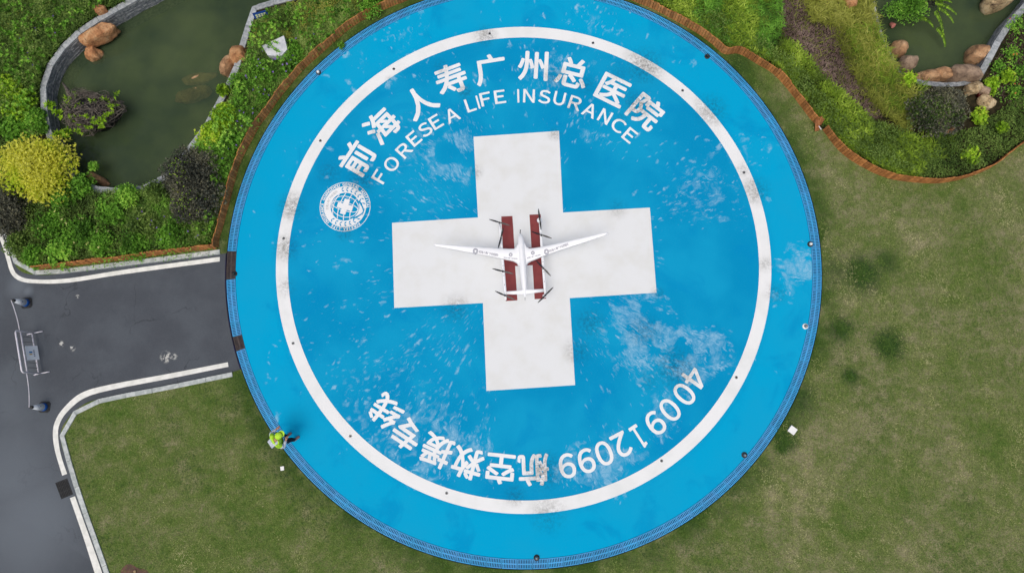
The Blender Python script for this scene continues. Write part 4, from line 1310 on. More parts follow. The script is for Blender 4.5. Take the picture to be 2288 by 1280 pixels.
# jacket
jp = [(hip + Vector((0, 0, .02)), (.19, .15)), (spine, (.205, .165)), (chest, (.235, .18)), (chest + Vector((0, 0, .13)) + fw_ * .03, (.15, .12)),
      (shL, .088), (shL.lerp(elL, .5), .076), (elL, .068), (shR, .088), (shR.lerp(elR, .5), .076), (elR, .068)]
skinned('jacket', jp, [(0, 1), (1, 2), (2, 3), (2, 4), (4, 5), (5, 6), (2, 7), (7, 8), (8, 9)], M['hivis'], pe, 2)
for e_, h_, s in ((elL, haL, -1), (elR, haR, 1)):
    d_ = (h_ - e_)
    MB().tube([e_ - d_ * .12, e_, e_ + d_ * .5, e_ + d_ * .86], [.062, .068, .058, .048], 12).build('sleeve', M['reflect'], pe, True)
    MB().tube([e_.lerp(shL if s < 0 else shR, .25), e_.lerp(shL if s < 0 else shR, .5)], [.080, .085], 14).build('sleeve_band', M['reflect'], pe, True)


def torso_band(c0, c1, rx, ry, name):
    n = 26; secs = []
    for c, k in ((c0, 1), (c1, 1)):
        secs.append([c + rt * rx * math.cos(a) + fw_ * ry * math.sin(a) for a in np.linspace(0, 2 * math.pi, n, endpoint=False)])
    fix_normals(MB().loft(secs, False).build(name, M['reflect'], pe, True))


torso_band(spine + Vector((0, 0, -.01)), spine + Vector((0, 0, .085)), .235, .205, 'waist_band')
torso_band(hip + Vector((0, 0, .06)), hip + Vector((0, 0, .12)), .215, .19, 'hem_band')
# shoulder bands over the back
for s in (-1, 1):
    a0 = chest + rt * s * .10 - fw_ * .175 + Vector((0, 0, -.10)); a1 = chest + rt * s * .10 - fw_ * .165 + Vector((0, 0, .08)); a2 = chest + rt * s * .10 + fw_ * .0 + Vector((0, 0, .215)); a3 = chest + rt * s * .10 + fw_ * .15 + Vector((0, 0, .12))
    L = []; R_ = []
    for p in (a0, a1, a1.lerp(a2, .5) + Vector((0, 0, .04)) - fw_ * .02, a2, a3): L.append(p - rt * .045); R_.append(p + rt * .045)
    n = len(L); b = MB().add(L + R_, [(i, i + 1, i + 1 + n, i + n) for i in range(n - 1)]); b.build('shoulder_band', M['reflect'], pe, True)
pb = chest - fw_ * .135 + Vector((0, 0, .135))
b = MB().box(pb, (.29, .20, .05), Matrix((rt, fw_, Vector((0, 0, 1)))).transposed() @ Matrix.Rotation(.75, 3, 'X')); bo = b.build('back_panel', M['reflect'], pe)
md = bo.modifiers.new('bev', 'BEVEL'); md.width = .03; md.segments = 3
# trousers and shoes
skinned('trousers', [(hip, (.165, .13)), (hL, .105), (knL, .082), (anL + Vector((0, 0, .03)), .068), (hR, .105), (knR, .082), (anR + Vector((0, 0, .03)), .068)],
        [(0, 1), (1, 2), (2, 3), (0, 4), (4, 5), (5, 6)], M['trouser'], pe, 2)
for f_ in (FL, FR):
    secs = []
    for t, w, h in ((-.09, .028, .05), (-.06, .045, .085), (.02, .048, .085), (.10, .05, .06), (.16, .044, .045), (.19, .02, .025)):
        c = f_ + fw_ * t; secs.append([c + rt * w * math.cos(a) + Vector((0, 0, .006 + h / 2 + h / 2 * math.sin(a))) for a in np.linspace(0, 2 * math.pi, 12, endpoint=False)])
    fix_normals(MB().loft(secs).build('shoe', M['shoe'], pe, True))
# hands: palm and five fingers each
for h_, e_, s in ((haL, elL, -1), (haR, elR, 1)):
    d_ = (h_ - e_).normalized(); sd = d_.cross(Vector((0, 0, 1))).normalized(); upv = sd.cross(d_)
    b = MB(); b.tube([h_ - d_ * .02, h_ + d_ * .03, h_ + d_ * .075], [.026, .034, .034], 10)
    for k, ln in enumerate((.062, .074, .070, .055)):
        o_ = h_ + d_ * .07 + sd * (-.027 + k * .018)
        b.tube([o_, o_ + d_ * ln * .5 - upv * .006, o_ + d_ * ln * .85 - upv * .028, o_ + d_ * ln * .8 - upv * .05], [.009, .0088, .008, .006], 6)
    o_ = h_ + d_ * .02 - sd * .03 * s
    b.tube([o_, o_ + d_ * .03 - sd * .02 * s, o_ + d_ * .06 - sd * .022 * s - upv * .012], [.011, .010, .008], 6)
    b.build('hand', M['skin'], pe, True)

# ------------------------------------------------------------------ foliage helpers
def unit(v): return v / (np.linalg.norm(v, axis=-1, keepdims=True) + 1e-9)


class Leaves:
    def __init__(s): s.V = []; s.F = []; s.T = []; s.n = 0
    def add(s, P0, D, Nn, L, W, tint, fold=.25, droop=.0):
        """rhombic folded leaves: base P0, axis D, face normal Nn"""
        k = len(P0)
        if k == 0: return s
        D = unit(D); S = unit(np.cross(D, Nn)); U = np.cross(S, D)
        L = np.broadcast_to(np.asarray(L, float), (k,))[:, None]; W = np.broadcast_to(np.asarray(W, float), (k,))[:, None]
        tip = P0 + D * L - U * L * droop; mid = P0 + D * L * .48
        a = mid + S * W * .5 + U * W * fold; b = mid - S * W * .5 + U * W * fold
        V = np.stack([P0, a, tip, b], 1).reshape(-1, 3)
        i = np.arange(k) * 4 + s.n
        F = np.concatenate([np.stack([i, i + 1, i + 2], 1), np.stack([i, i + 2, i + 3], 1)])
        s.V.append(V); s.F.append(F); s.T.append(np.repeat(np.clip(tint, 0, 1), 4)); s.n += 4 * k
        return s
    def blades(s, P0, D, L, W, tint, bend=.5):
        """arching grass blades: base, mid pair, tip"""
        k = len(P0); D = unit(D); up = np.array([0, 0, 1.0])
        S = unit(np.cross(D, up) + 1e-6); L = np.broadcast_to(np.asarray(L, float), (k,))[:, None]; W = np.broadcast_to(np.asarray(W, float), (k,))[:, None]
        hz = unit(D * np.array([1, 1, 0]) + 1e-6)
        m = P0 + D * L * .55; t = P0 + D * L * .75 + hz * L * bend * .5 - up * L * bend * .12
        V = np.stack([P0 - S * W * .4, P0 + S * W * .4, m + S * W * .5, m - S * W * .5, t], 1).reshape(-1, 3)
        i = np.arange(k) * 5 + s.n
        F = np.concatenate([np.stack([i, i + 1, i + 2], 1), np.stack([i, i + 2, i + 3], 1), np.stack([i + 3, i + 2, i + 4], 1)])
        s.V.append(V); s.F.append(F); s.T.append(np.repeat(np.clip(tint, 0, 1), 5)); s.n += 5 * k
        return s
    def build(s, name, mat, parent=None):
        return obj(name, np.concatenate(s.V), np.concatenate(s.F), mat, parent, False, np.concatenate(s.T))


def rnd_dir(k, zlo=-1, zhi=1):
    z = rng.uniform(zlo, zhi, k); a = rng.uniform(0, 2 * math.pi, k); r = np.sqrt(1 - z * z)
    return np.stack([r * np.cos(a), r * np.sin(a), z], 1)


_ph = rng.uniform(0, 6.28, (24, 2)); _kd = rng.normal(size=(24, 2))


def fnoise(xy, scale, seed=0):
    """cheap smooth noise ~[-1,1]"""
    o = np.zeros(len(xy))
    for i in range(8):
        k = _kd[(i + seed) % 24] * scale; o += np.sin(xy @ k + _ph[(i * 3 + seed) % 24, 0])
    return o / 3.2


def rosettes(lv, C, Nn, L, W, tint, nl=6, spread=.75, fold=.2):
    """leaf whorls: nl leaves round each centre C with outward normal Nn"""
    k = len(C); Nn = unit(Nn); ref = np.where(np.abs(Nn[:, 2:3]) < .9, np.array([[0, 0, 1.0]]), np.array([[1.0, 0, 0]]))
    A = unit(np.cross(Nn, ref)); B = np.cross(Nn, A); a0 = rng.uniform(0, 6.28, k)
    for j in range(nl):
        a = a0 + j * 2 * math.pi / nl + rng.uniform(-.3, .3, k)
        rad = A * np.cos(a)[:, None] + B * np.sin(a)[:, None]
        e = rng.uniform(.45, 1.0, k)[:, None] * spread
        D = rad * e + Nn * (1 - e * .75)
        lv.add(C + rad * .006, D, Nn * .8 + rad * -.2 + rnd_dir(k) * .2, L * rng.uniform(.7, 1.15, k), W * rng.uniform(.8, 1.15, k), tint + rng.normal(0, .09, k), fold, .18)


def bush(px, py, rx, ry, hgt, kind, mat, label, n=900, L=.09, W=.045, z0=.04, cat='shrub', name='shrub', lobes=7, grp=None, tone=.5, flowers=None, zc=.55, jag=.35):
    """one shrub: stems and a lobed crown of real leaves; px,py,rx,ry = crown outline in the survey"""
    c = P(px, py, z0 + hgt * zc); c = np.array([c.x, c.y, z0]); a, b = rx / 61, ry / 61
    e = empty(name, tuple(c), label, cat, grp)
    bs = MB()
    for k in range(5):
        d = rnd_dir(1, .3, .8)[0] * np.array([a, b, hgt]) * .7
        bs.tube([c + d * 0 - np.array([0, 0, .05]), c + d * .4 + rng.normal(0, .03, 3), c + d], [.022, .016, .007], 5)
    bs.build('stems', M['stem'], e)
    # lobes
    lc = []; 
    for k in range(lobes):
        ang = 2 * math.pi * k / lobes + rng.uniform(-.4, .4); r = rng.uniform(.3, .62) if k else .0
        lc.append((math.cos(ang) * r * a, math.sin(ang) * r * b, hgt * rng.uniform(.42, .62) * (1 - .45 * r), rng.uniform(.42, .58)))
    lc.append((0, 0, hgt * .5, .6))
    lv = Leaves(); per = n // len(lc)
    for (x, y, z, s) in lc:
        d = rnd_dir(per, -.25, 1); rr = (rng.uniform(.0, 1, per) ** .35)[:, None] * (1 + jag * .4 * rng.normal(size=per)[:, None] * .5)
        Cc = np.array([x, y, z]) + d * rr * np.array([a * s, b * s, hgt * s * .95]); Cc[:, 2] = np.maximum(Cc[:, 2], .03)
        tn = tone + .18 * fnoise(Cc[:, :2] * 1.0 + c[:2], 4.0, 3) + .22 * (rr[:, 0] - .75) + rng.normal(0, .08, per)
        pts = Cc + c
        if kind == 'rosette':
            rosettes(lv, pts, d + np.array([0, 0, .45]), L, W, tn, 6)
        elif kind == 'leaf':
            D = d + rnd_dir(per) * .8 + np.array([0, 0, .25])
            lv.add(pts, D, unit(d + np.array([0, 0, .7]) + rnd_dir(per) * .5), L * rng.uniform(.6, 1.2, per), W * rng.uniform(.7, 1.2, per), tn, .2, .1)
            D = d + rnd_dir(per) * 1.0
            lv.add(pts, D, unit(d + np.array([0, 0, .7]) + rnd_dir(per) * .6), L * rng.uniform(.6, 1.1, per), W * rng.uniform(.7, 1.2, per), tn + rng.normal(0, .1, per), .2, .1)
        elif kind == 'twig':
            for q in range(3):
                D = d * .6 + rnd_dir(per) * 1.0
                lv.add(pts + rnd_dir(per) * .03, D, rnd_dir(per, -.2, 1), L * rng.uniform(.5, 1.2, per), W * rng.uniform(.6, 1.2, per), tn + rng.normal(0, .16, per), .1, .0)
        elif kind == 'blade':
            lv.blades(pts * np.array([1, 1, .5]) + np.array([0, 0, z0 * .5]), d + np.array([0, 0, .5]), L * rng.uniform(.7, 1.3, per), W, tn, .7)
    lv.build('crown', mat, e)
    if flowers:
        fm, nf, fs_ = flowers
        d = rnd_dir(nf, .25, 1); q = c + np.array([0, 0, hgt * .45]) + d * np.array([a, b, hgt * .62]) * rng.uniform(.8, 1.02, (nf, 1))
        fl_ = Leaves(); rosettes(fl_, q, d + np.array([0, 0, 1.0]), fs_, fs_ * .7, np.full(nf, .5), 5, .9); tag(fl_.build('flowers', fm, e), kind='stuff')
    return e


def cover(poly_px, dens, hgt, style, mat, name, label, L, W, tone=.5, nscale=3.0, z0=.045, holes=(), tilt=.7, lump=.5, kind='stuff', bend=.7, direction=None, seed=0, ground=.0, tn_amp=.22):
    """ground cover filling a surveyed outline: leaves at all heights under an uneven canopy"""
    poly = PN(poly_px, z0 + hgt * .5) ; lo, hi = poly[:, :2].min(0), poly[:, :2].max(0)
    area = (hi - lo).prod(); k = int(area * dens); xy = rng.uniform(lo, hi, (k, 2)); xy = xy[inside(xy, poly)]
    # ragged rim
    for h_ in holes:
        xy = xy[~inside(xy, h_)]
    k = len(xy)
    if k == 0: return None
    n1 = fnoise(xy, nscale, seed); n2 = fnoise(xy, nscale * 2.7, seed + 5)
    top = hgt * (1 + lump * (.6 * n1 + .4 * n2)); top = np.clip(top, hgt * .25, hgt * 1.9)
    u = rng.uniform(ground, 1, k) ** .6
    pts = np.stack([xy[:, 0], xy[:, 1], z0 + top * u], 1)
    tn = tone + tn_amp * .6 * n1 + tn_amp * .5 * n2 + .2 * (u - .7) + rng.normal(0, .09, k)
    lv = Leaves()
    if style == 'blade':
        D = rnd_dir(k, .15, .9)
        if direction is not None: D = D + np.array([direction[0], direction[1], 0]) * .5
        pts[:, 2] = z0 + top * u * .6
        lv.blades(pts, D, L * rng.uniform(.6, 1.3, k), W * rng.uniform(.7, 1.2, k), tn, bend)
    elif style == 'leaf':
        D = rnd_dir(k, -.2, .8)
        lv.add(pts, D, rnd_dir(k, .25, 1), L * rng.uniform(.6, 1.25, k), W * rng.uniform(.7, 1.25, k), tn, .2, .12)
    elif style == 'rosette':
        rosettes(lv, pts, rnd_dir(k, .5, 1), L, W, tn, 6)
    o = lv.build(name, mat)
    tag(o, label, None, None, kind)
    return o


LM = {}
LM['lime'] = leafmat('lime_leaves', [(0, lin(50, 78, 18)), (.35, lin(104, 140, 32)), (.65, lin(156, 194, 50)), (1, lin(200, 220, 84))])
LM['green'] = leafmat('green_leaves', [(0, lin(38, 66, 20)), (.35, lin(78, 122, 38)), (.65, lin(114, 164, 56)), (1, lin(164, 200, 84))])
LM['deep'] = leafmat('deep_green_leaves', [(0, lin(34, 52, 22)), (.35, lin(74, 100, 44)), (.65, lin(110, 136, 62)), (1, lin(150, 168, 92))])
LM['gold'] = leafmat('golden_leaves', [(0, lin(96, 112, 26)), (.3, lin(172, 196, 50)), (.6, lin(210, 230, 78)), (.85, lin(236, 242, 92)), (1, lin(252, 240, 92))], .45)
LM['dark'] = leafmat('dark_bronze_leaves', [(0, lin(30, 32, 30)), (.4, lin(62, 66, 58)), (.75, lin(92, 92, 78)), (1, lin(118, 118, 92))], .1)
LM['olive'] = leafmat('olive_grass', [(0, lin(48, 52, 20)), (.35, lin(96, 104, 40)), (.65, lin(138, 144, 60)), (1, lin(180, 180, 96))])
LM['grassgreen'] = leafmat('bright_grass', [(0, lin(40, 56, 16)), (.35, lin(80, 102, 30)), (.65, lin(116, 144, 40)), (1, lin(170, 190, 76))])
LM['purple'] = leafmat('purple_petals', [(0, lin(96, 68, 140)), (.5, lin(128, 100, 180)), (1, lin(164, 140, 212))], .3)
LM['orange'] = leafmat('orange_petals', [(0, lin(216, 96, 50)), (.5, lin(232, 112, 64)), (1, lin(240, 150, 96))], .3)
LM['yellow'] = leafmat('yellow_petals', [(0, lin(226, 200, 110)), (.5, lin(240, 220, 130)), (1, lin(250, 238, 180))], .3)
LM['mulchbits'] = leafmat('mulch_bits', [(0, lin(48, 38, 34)), (.4, lin(88, 72, 66)), (.75, lin(116, 98, 90)), (1, lin(150, 132, 120))], .0)
LM['turf'] = leafmat('turf_blades', [(0, lin(38, 66, 24)), (.3, lin(76, 106, 38)), (.55, lin(104, 122, 58)), (.8, lin(136, 140, 86)), (1, lin(170, 168, 124))], .2)

P1H = offset_closed(pond1, .10); P2H = offset_closed(pond2, .10)
p1hi = pond1; p2hi = pond2

# -- upper left garden, beyond the pond wall
UL = [(-60, -160), (480, -160), (400, -70), (345, -36), (300, -12), (262, 6), (205, 36), (150, 80), (118, 115), (98, 150), (84, 190), (82, 240), (92, 300), (60, 300), (-60, 300)]
cover(UL, 1100, .30, 'blade', LM['deep'], 'leafy_ground_cover', 'mixed fine leafed ground cover left of the large pond', .17, .030, .45, 2.2, holes=(P1H,), seed=1)
cover(UL, 600, .34, 'leaf', LM['deep'], 'leafy_ground_cover', 'green leaves scattered through the ground cover left of the large pond', .09, .045, .42, 2.6, holes=(P1H,), seed=2, lump=1.0, tn_amp=.35)
cover([(-60, -100), (150, -100), (120, 60), (60, 140), (-60, 160)], 120, .27, 'blade', LM['olive'], 'leafy_ground_cover', 'olive grasses in the top left corner', .18, .02, .45, 2.0, seed=4)
for i, (x, y, r, tn) in enumerate(((48, 240, 48, .55), (20, 200, 40, .5), (78, 268, 32, .45), (30, 285, 40, .45))):
    bush(x, y, r, r * .95, .5, 'rosette', LM['lime' if i < 2 else 'green'], ('lime leafy shrub at the left edge below the pond curve', 'upper lime leafy shrub at the left edge beside the pond wall', 'green leafy shrub against the left pond coping', 'green shrub just above the golden shrub')[i], 640, .10, .055, tone=tn, grp='green shrubs of the left garden')
cover([(-30, 60), (110, 10), (150, 60), (100, 130), (60, 180), (-20, 190)], 2.2, .36, 'rosette', LM['purple'], 'purple_flowers', 'small purple flowers in the ground cover left of the pond', .035, .03, .5, 2, seed=6, ground=.8)

cover(UL, 55, .42, 'rosette', LM['green'], 'leafy_ground_cover', 'taller leafy clumps in the ground cover left of the large pond', .10, .05, .42, 2.6, holes=(P1H,), seed=31, lump=1.1, ground=.5, tn_amp=.35)
# -- strip between the pond and the pad fence
ST = [(480, 290), (520, 215), (545, 160), (556, 112), (572, 52), (606, 22), (670, 6), (760, -20), (930, -40), (895, -4), (830, 24), (780, 54), (744, 84), (698, 124), (650, 172), (618, 212), (590, 250), (572, 278), (548, 318), (528, 360), (512, 408), (498, 460), (480, 520), (470, 540), (430, 500), (470, 400)]
cover(ST, 1500, .32, 'blade', LM['deep'], 'leafy_ground_cover', 'fine leafed ground cover between the pond and the pad fence', .17, .030, .5, 2.4, holes=(P1H,), seed=8)
cover([(540, 140), (640, 130), (668, 150), (610, 215), (560, 280), (520, 380), (500, 440), (470, 380), (520, 230)], 900, .36, 'leaf', LM['green'], 'leafy_ground_cover', 'mid green leaves between the left pond and its fence', .08, .036, .42, 2.4, holes=(P1H,), seed=9, lump=.7)
cover([(556, 112), (572, 52), (606, 22), (670, 6), (760, -20), (890, -30), (800, 36), (720, 100), (670, 140), (600, 120)], 520, .34, 'blade', LM['olive'], 'leafy_ground_cover', 'yellow olive grasses by the blue sign', .20, .026, .5, 2.6, holes=(P1H,), seed=10, lump=.8)
cover([(600, 110), (720, 60), (740, 80), (650, 165), (590, 235), (540, 330), (505, 430), (490, 400), (540, 230), (560, 160)], 7, .42, 'rosette', LM['purple'], 'purple_flowers', 'purple flowers along the left pad fence', .05, .04, .5, 2, seed=11, ground=.8)
for i, (x, y, r, m, tn, lab) in enumerate(((478, 298, 40, 'lime', .58, 'lime leafy shrub over the right coping of the left pond'), (500, 258, 34, 'lime', .55, 'upper lime shrub on the right coping of the left pond'), (462, 325, 36, 'green', .5, 'green leafy shrub just above the large dark bush'),
                                         (520, 318, 34, 'green', .5, 'green shrub between the lime shrub and the fence'), (498, 200, 15, 'lime', .5, 'small lime tuft overhanging the right coping'), (528, 180, 20, 'green', .5, 'green tuft below the bright orange boulder'),
                                         (660, 118, 30, 'green', .5, 'fresh green shrub right of the white slab'), (830, 8, 34, 'green', .42, 'green shrub behind the fence at the top'), (640, 40, 30, 'deep', .5, 'dark green shrub right of the blue sign'))):
    bush(x, y, r, r, .55 if r > 20 else .4, 'rosette' if m == 'lime' else 'leaf', LM[m], lab, 700 if r > 20 else 220, .095, .05, tone=tn, grp='green shrubs of the left garden')

cover(ST, 60, .46, 'rosette', LM['green'], 'leafy_ground_cover', 'taller leafy clumps between the pond and the pad fence', .10, .05, .42, 2.6, holes=(P1H,), seed=32, lump=1.0, ground=.5, tn_amp=.35)
# -- lower left garden
LLp = [(-30, 300), (100, 320), (150, 395), (200, 424), (300, 430), (400, 400), (440, 340), (505, 420), (490, 470), (478, 530), (462, 544), (380, 556), (290, 566), (180, 580), (90, 592), (55, 592), (35, 565), (12, 500), (-40, 400)]
cover(LLp, 1500, .34, 'leaf', LM['deep'], 'leafy_ground_cover', 'dark leaves carpeting the lower left garden', .075, .036, .42, 2.6, holes=(P1H,), seed=12)
cover([(330, 430), (470, 470), (482, 530), (460, 545), (330, 560), (260, 500)], 800, .38, 'blade', LM['green'], 'leafy_ground_cover', 'feathery green plants in the corner of the lower left garden', .15, .02, .45, 3, seed=13)
bush(82, 374, 90, 84, 1.3, 'leaf', LM['gold'], 'big golden yellow round shrub left of the large pond', 5200, .12, .075, tone=.62, lobes=16, name='golden_shrub', zc=.6)
bush(428, 386, 76, 66, 1.0, 'twig', LM['dark'], 'large dark bronze bush at the lower right of the left pond', 3600, .10, .046, tone=.55, lobes=9, name='dark_bush', grp='dark bushes')
bush(434, 450, 72, 60, .95, 'twig', LM['dark'], 'dark bronze bush with green sprigs below the large one', 3600, .10, .046, tone=.55, lobes=9, name='dark_bush', grp='dark bushes')
bush(22, 470, 56, 66, .9, 'twig', LM['dark'], 'dark brown bush at the left edge below the golden shrub', 3400, .10, .046, tone=.58, lobes=8, name='dark_bush', grp='dark bushes')
bush(408, 385, 44, 46, 1.22, 'leaf', LM['lime'], 'pale green creeper sprigs over the large dark bush', 150, .06, .036, tone=.5, lobes=4, name='creeper')
bush(430, 455, 50, 38, 1.18, 'leaf', LM['lime'], 'pale green creeper sprigs over the lower dark bush', 170, .06, .036, tone=.5, lobes=4, name='creeper')
low = ((252, 470, 46, 'green', .55, 'rosette', 'bright round leafed shrub at the foot of the left pond'), (118, 500, 46, 'green', .5, 'leaf', 'green shrub right of the dark brown bush'), (190, 520, 44, 'green', .46, 'leaf', 'green shrub in the middle of the lower left garden'),
       (140, 555, 46, 'green', .56, 'rosette', 'bright green shrub above the driveway edging'), (75, 575, 30, 'green', .5, 'leaf', 'green shrub at the driveway corner'), (40, 545, 30, 'deep', .5, 'leaf', 'dull green shrub at the road bend'),
       (230, 545, 40, 'green', .52, 'leaf', 'green shrub with yellow flowers above the driveway edging'), (315, 500, 46, 'deep', .5, 'leaf', 'dull green shrub left of the lower dark bush'), (300, 545, 40, 'green', .48, 'leaf', 'leafy green shrub by the driveway kerb'),
       (385, 525, 44, 'green', .45, 'leaf', 'green shrub below the lower dark bush'), (455, 515, 30, 'deep', .5, 'leaf', 'dark green shrub in the fence corner'), (180, 415, 30, 'green', .45, 'rosette', 'green shrub under the golden shrub beside the wall'),
       (345, 430, 34, 'deep', .5, 'leaf', 'green shrub at the bottom of the left pond'), (285, 436, 34, 'green', .5, 'leaf', 'green shrub hanging over the bottom coping of the left pond'), (140, 440, 30, 'green', .4, 'rosette', 'dark leafy plant below the golden shrub'))
for i, (x, y, r, m, tn, kd, lab) in enumerate(low):
    bush(x, y, r, r * .95, .62, kd, LM[m], lab, 900 if kd == 'leaf' else 480, .095, .052, tone=tn, grp='green shrubs of the left garden', flowers=(LM['yellow'], 5, .05) if i in (1, 2, 6) else None)
cover([(300, 470), (480, 440), (478, 540), (330, 556)], 4.5, .5, 'rosette', LM['purple'], 'purple_flowers', 'purple flowers in the fence corner of the lower left garden', .045, .035, .5, 2, seed=14, ground=.8)
cover([(80, 585), (480, 548), (490, 566), (470, 572), (280, 596), (90, 614)], 110, .26, 'leaf', LM['green'], 'trailing_plants', 'green leaves spilling over the driveway kerb', .08, .04, .5, 5, seed=15, z0=.06, lump=1.0)

# -- driftwood stump with sprouts in the left pond
st = empty('root_stump', P(200, 262, -.5), 'tangled grey driftwood root ball with green sprouts in the left pond', 'stump')
b = MB(); cc = P(202, 248, .05)
for k in range(320):
    d = rnd_dir(1, -.5, 1)[0]; d2 = unit(np.cross(d, rnd_dir(1)[0])[None])[0]
    R0 = np.array([1.12, .86, .52])
    pts = []
    ln = rng.uniform(.5, 1.5); r0 = rng.uniform(.75, 1.04)
    for t in np.linspace(-.5, .5, 7):
        v = unit((d + d2 * t * ln + rnd_dir(1)[0] * .07)[None])[0]; az = math.atan2(v[1], v[0]); pts.append(np.array(cc) + v * R0 * r0 * (1 + .08 * math.sin(9 * t + k)) * (1 + .10 * math.sin(3 * az + 1) + .06 * math.sin(7 * az)))
    r_ = rng.uniform(.006, .017); b.tube(pts, [r_ * .5, r_, r_ * 1.2, r_ * 1.2, r_, r_ * .8, r_ * .4], 5)
tag(b.build('roots', M['bark'], st), kind='stuff')
secs = []
for t in np.linspace(0, 1, 6):
    z = -.6 + 1.08 * t; r = math.sqrt(max(.02, 1 - t ** 3))
    secs.append([Vector((cc.x + .84 * r * math.cos(a) * (1 + .1 * math.sin(3 * a)), cc.y + .62 * r * math.sin(a), z)) for a in np.linspace(0, 2 * math.pi, 18, endpoint=False)])
fix_normals(MB().loft(secs).build('core', M['hair'], st, True))
lv = Leaves()
for x, y, n_, z in ((118, 236, 9, .25), (130, 250, 7, .2), (150, 296, 6, .2), (128, 300, 6, .15), (215, 275, 8, .4), (232, 268, 6, .4), (196, 284, 6, .35), (170, 212, 5, .3), (238, 222, 4, .4), (262, 212, 3, .4), (226, 282, 5, .3), (180, 236, 5, .45), (206, 226, 4, .45), (250, 240, 5, .4), (160, 262, 6, .35), (190, 262, 5, .45), (150, 226, 5, .3), (244, 258, 6, .35), (178, 292, 6, .25)):
    q = P(x, y, z); C = np.array(q) + rng.normal(0, .07, (n_, 3)); rosettes(lv, C, rnd_dir(n_, .5, 1), .19 if x < 160 else .13, .075 if x < 160 else .05, np.full(n_, .5), 6)
tag(lv.build('sprouts', LM['lime'], st), kind='stuff')
MB().tube([P(140, 186, -.2), P(150, 200, -.15), P(158, 220, .0)], [.03, .07, .10], 8).build('branch', M['bark'], st, True)
bush(210, 372, 12, 10, .3, 'rosette', LM['green'], 'small leafy plant overhanging the lower left pond wall', 60, .12, .045, tone=.45, z0=.0)

# -- right garden: lime hedge, mulch, olive grass, pond side planting
HB = [(1350, -60), (1440, -8), (1520, 36), (1585, 78), (1628, 106), (1662, 110), (1700, 126), (1736, 150), (1766, 184), (1800, 226), (1832, 262), (1862, 298), (1898, 332), (1950, 362), (2000, 390), (2060, 398), (2080, 330), (2010, 292), (1946, 260), (1886, 214), (1840, 164), (1795, 119), (1750, 74), (1730, 0), (1722, -60)]
cover(HB, 950, .40, 'blade', LM['grassgreen'], 'hedge_plants', 'bright lime green hedge plants along the right fence', .15, .034, .41, 2.2, seed=16, lump=.9, bend=.5, tn_amp=.32)
cover([(1350, -60), (1440, -8), (1520, 36), (1600, 88), (1660, 108), (1720, 128), (1750, 60), (1740, -60)], 700, .36, 'blade', LM['green'], 'hedge_plants', 'darker green hedge plants at the top of the right bed', .2, .026, .34, 2.6, seed=17, lump=.9, tn_amp=.35)
cover([(1836, 280), (1960, 372), (2060, 392), (2100, 380), (2050, 300), (1950, 270), (1880, 230)], 1100, .30, 'leaf', LM['deep'], 'hedge_plants', 'dull green low plants inside the curved right fence', .07, .034, .45, 2.8, seed=18)
cover([(1440, -8), (1585, 78), (1660, 110), (1736, 150), (1800, 226), (1862, 298), (1950, 362), (2040, 385), (1960, 330), (1880, 260), (1815, 190), (1760, 130), (1690, 80), (1600, 30)], 560, .42, 'leaf', LM['deep'], 'hedge_plants', 'dark green leaves on the fence side of the right hedge', .09, .035, .5, 1.3, seed=26, lump=.6)
MU = [(1714, -60), (1720, 0), (1742, 76), (1788, 124), (1834, 172), (1880, 220), (1940, 268), (1972, 262), (1946, 214), (1920, 160), (1898, 100), (1880, 40), (1872, -60)]
cover(MU, 900, .09, 'blade', LM['mulchbits'], 'bark_mulch', 'brown dry mulch strip between the hedge and the grasses', .13, .018, .5, 3, seed=19, lump=.9, bend=.2)
cover(MU, 70, .16, 'blade', LM['olive'], 'ornamental_grass', 'thin olive tufts growing through the brown mulch strip', .2, .022, .4, 1.6, seed=33, lump=.9, bend=.9)
OG = [(1790, -60), (1800, 10), (1815, 50), (1850, 52), (1868, 60), (1892, 130), (1925, 190), (1962, 240), (2030, 300), (2055, 220), (2008, 165), (1985, 122), (1968, 90), (1958, 40), (1940, -60)]
cover(OG, 800, .38, 'blade', LM['olive'], 'ornamental_grass', 'olive green tufted grasses beside the right pond', .26, .024, .5, 2.4, holes=(P2H,), seed=20, lump=.7, bend=.9)
cover([(1885, 60), (1960, 60), (1985, 125), (2030, 180), (2070, 190), (2040, 260), (1980, 240), (1930, 170)], 420, .45, 'blade', LM['grassgreen'], 'ornamental_grass', 'greener tufted grasses along the shore of the right pond', .26, .024, .45, 2.4, holes=(P2H,), seed=21, lump=.7, bend=.9)
bush(2105, 242, 76, 66, 1.1, 'twig', LM['dark'], 'large dull dark bush below the right pond', 3000, .10, .044, tone=.72, lobes=11, name='dark_bush', grp='dark bushes')
bush(2095, 250, 66, 56, 1.05, 'twig', LM['deep'], 'olive green shoots growing through the dull dark bush', 2400, .09, .04, tone=.40, lobes=8, name='shrub')
cover([(2040, 320), (2090, 300), (2170, 290), (2300, 200), (2400, 200), (2400, 230), (2300, 300), (2240, 346), (2200, 372), (2150, 390), (2095, 400), (2040, 397)], 1400, .30, 'leaf', LM['deep'], 'low_plants', 'dark low plants in the right hand corner bed', .07, .032, .42, 2.6, seed=22)
cover([(2020, 300), (2130, 300), (2140, 340), (2060, 372), (1990, 340)], 420, .34, 'blade', LM['grassgreen'], 'ornamental_grass', 'bright green grass below the dull dark bush', .2, .024, .5, 2.6, seed=23, bend=.8)
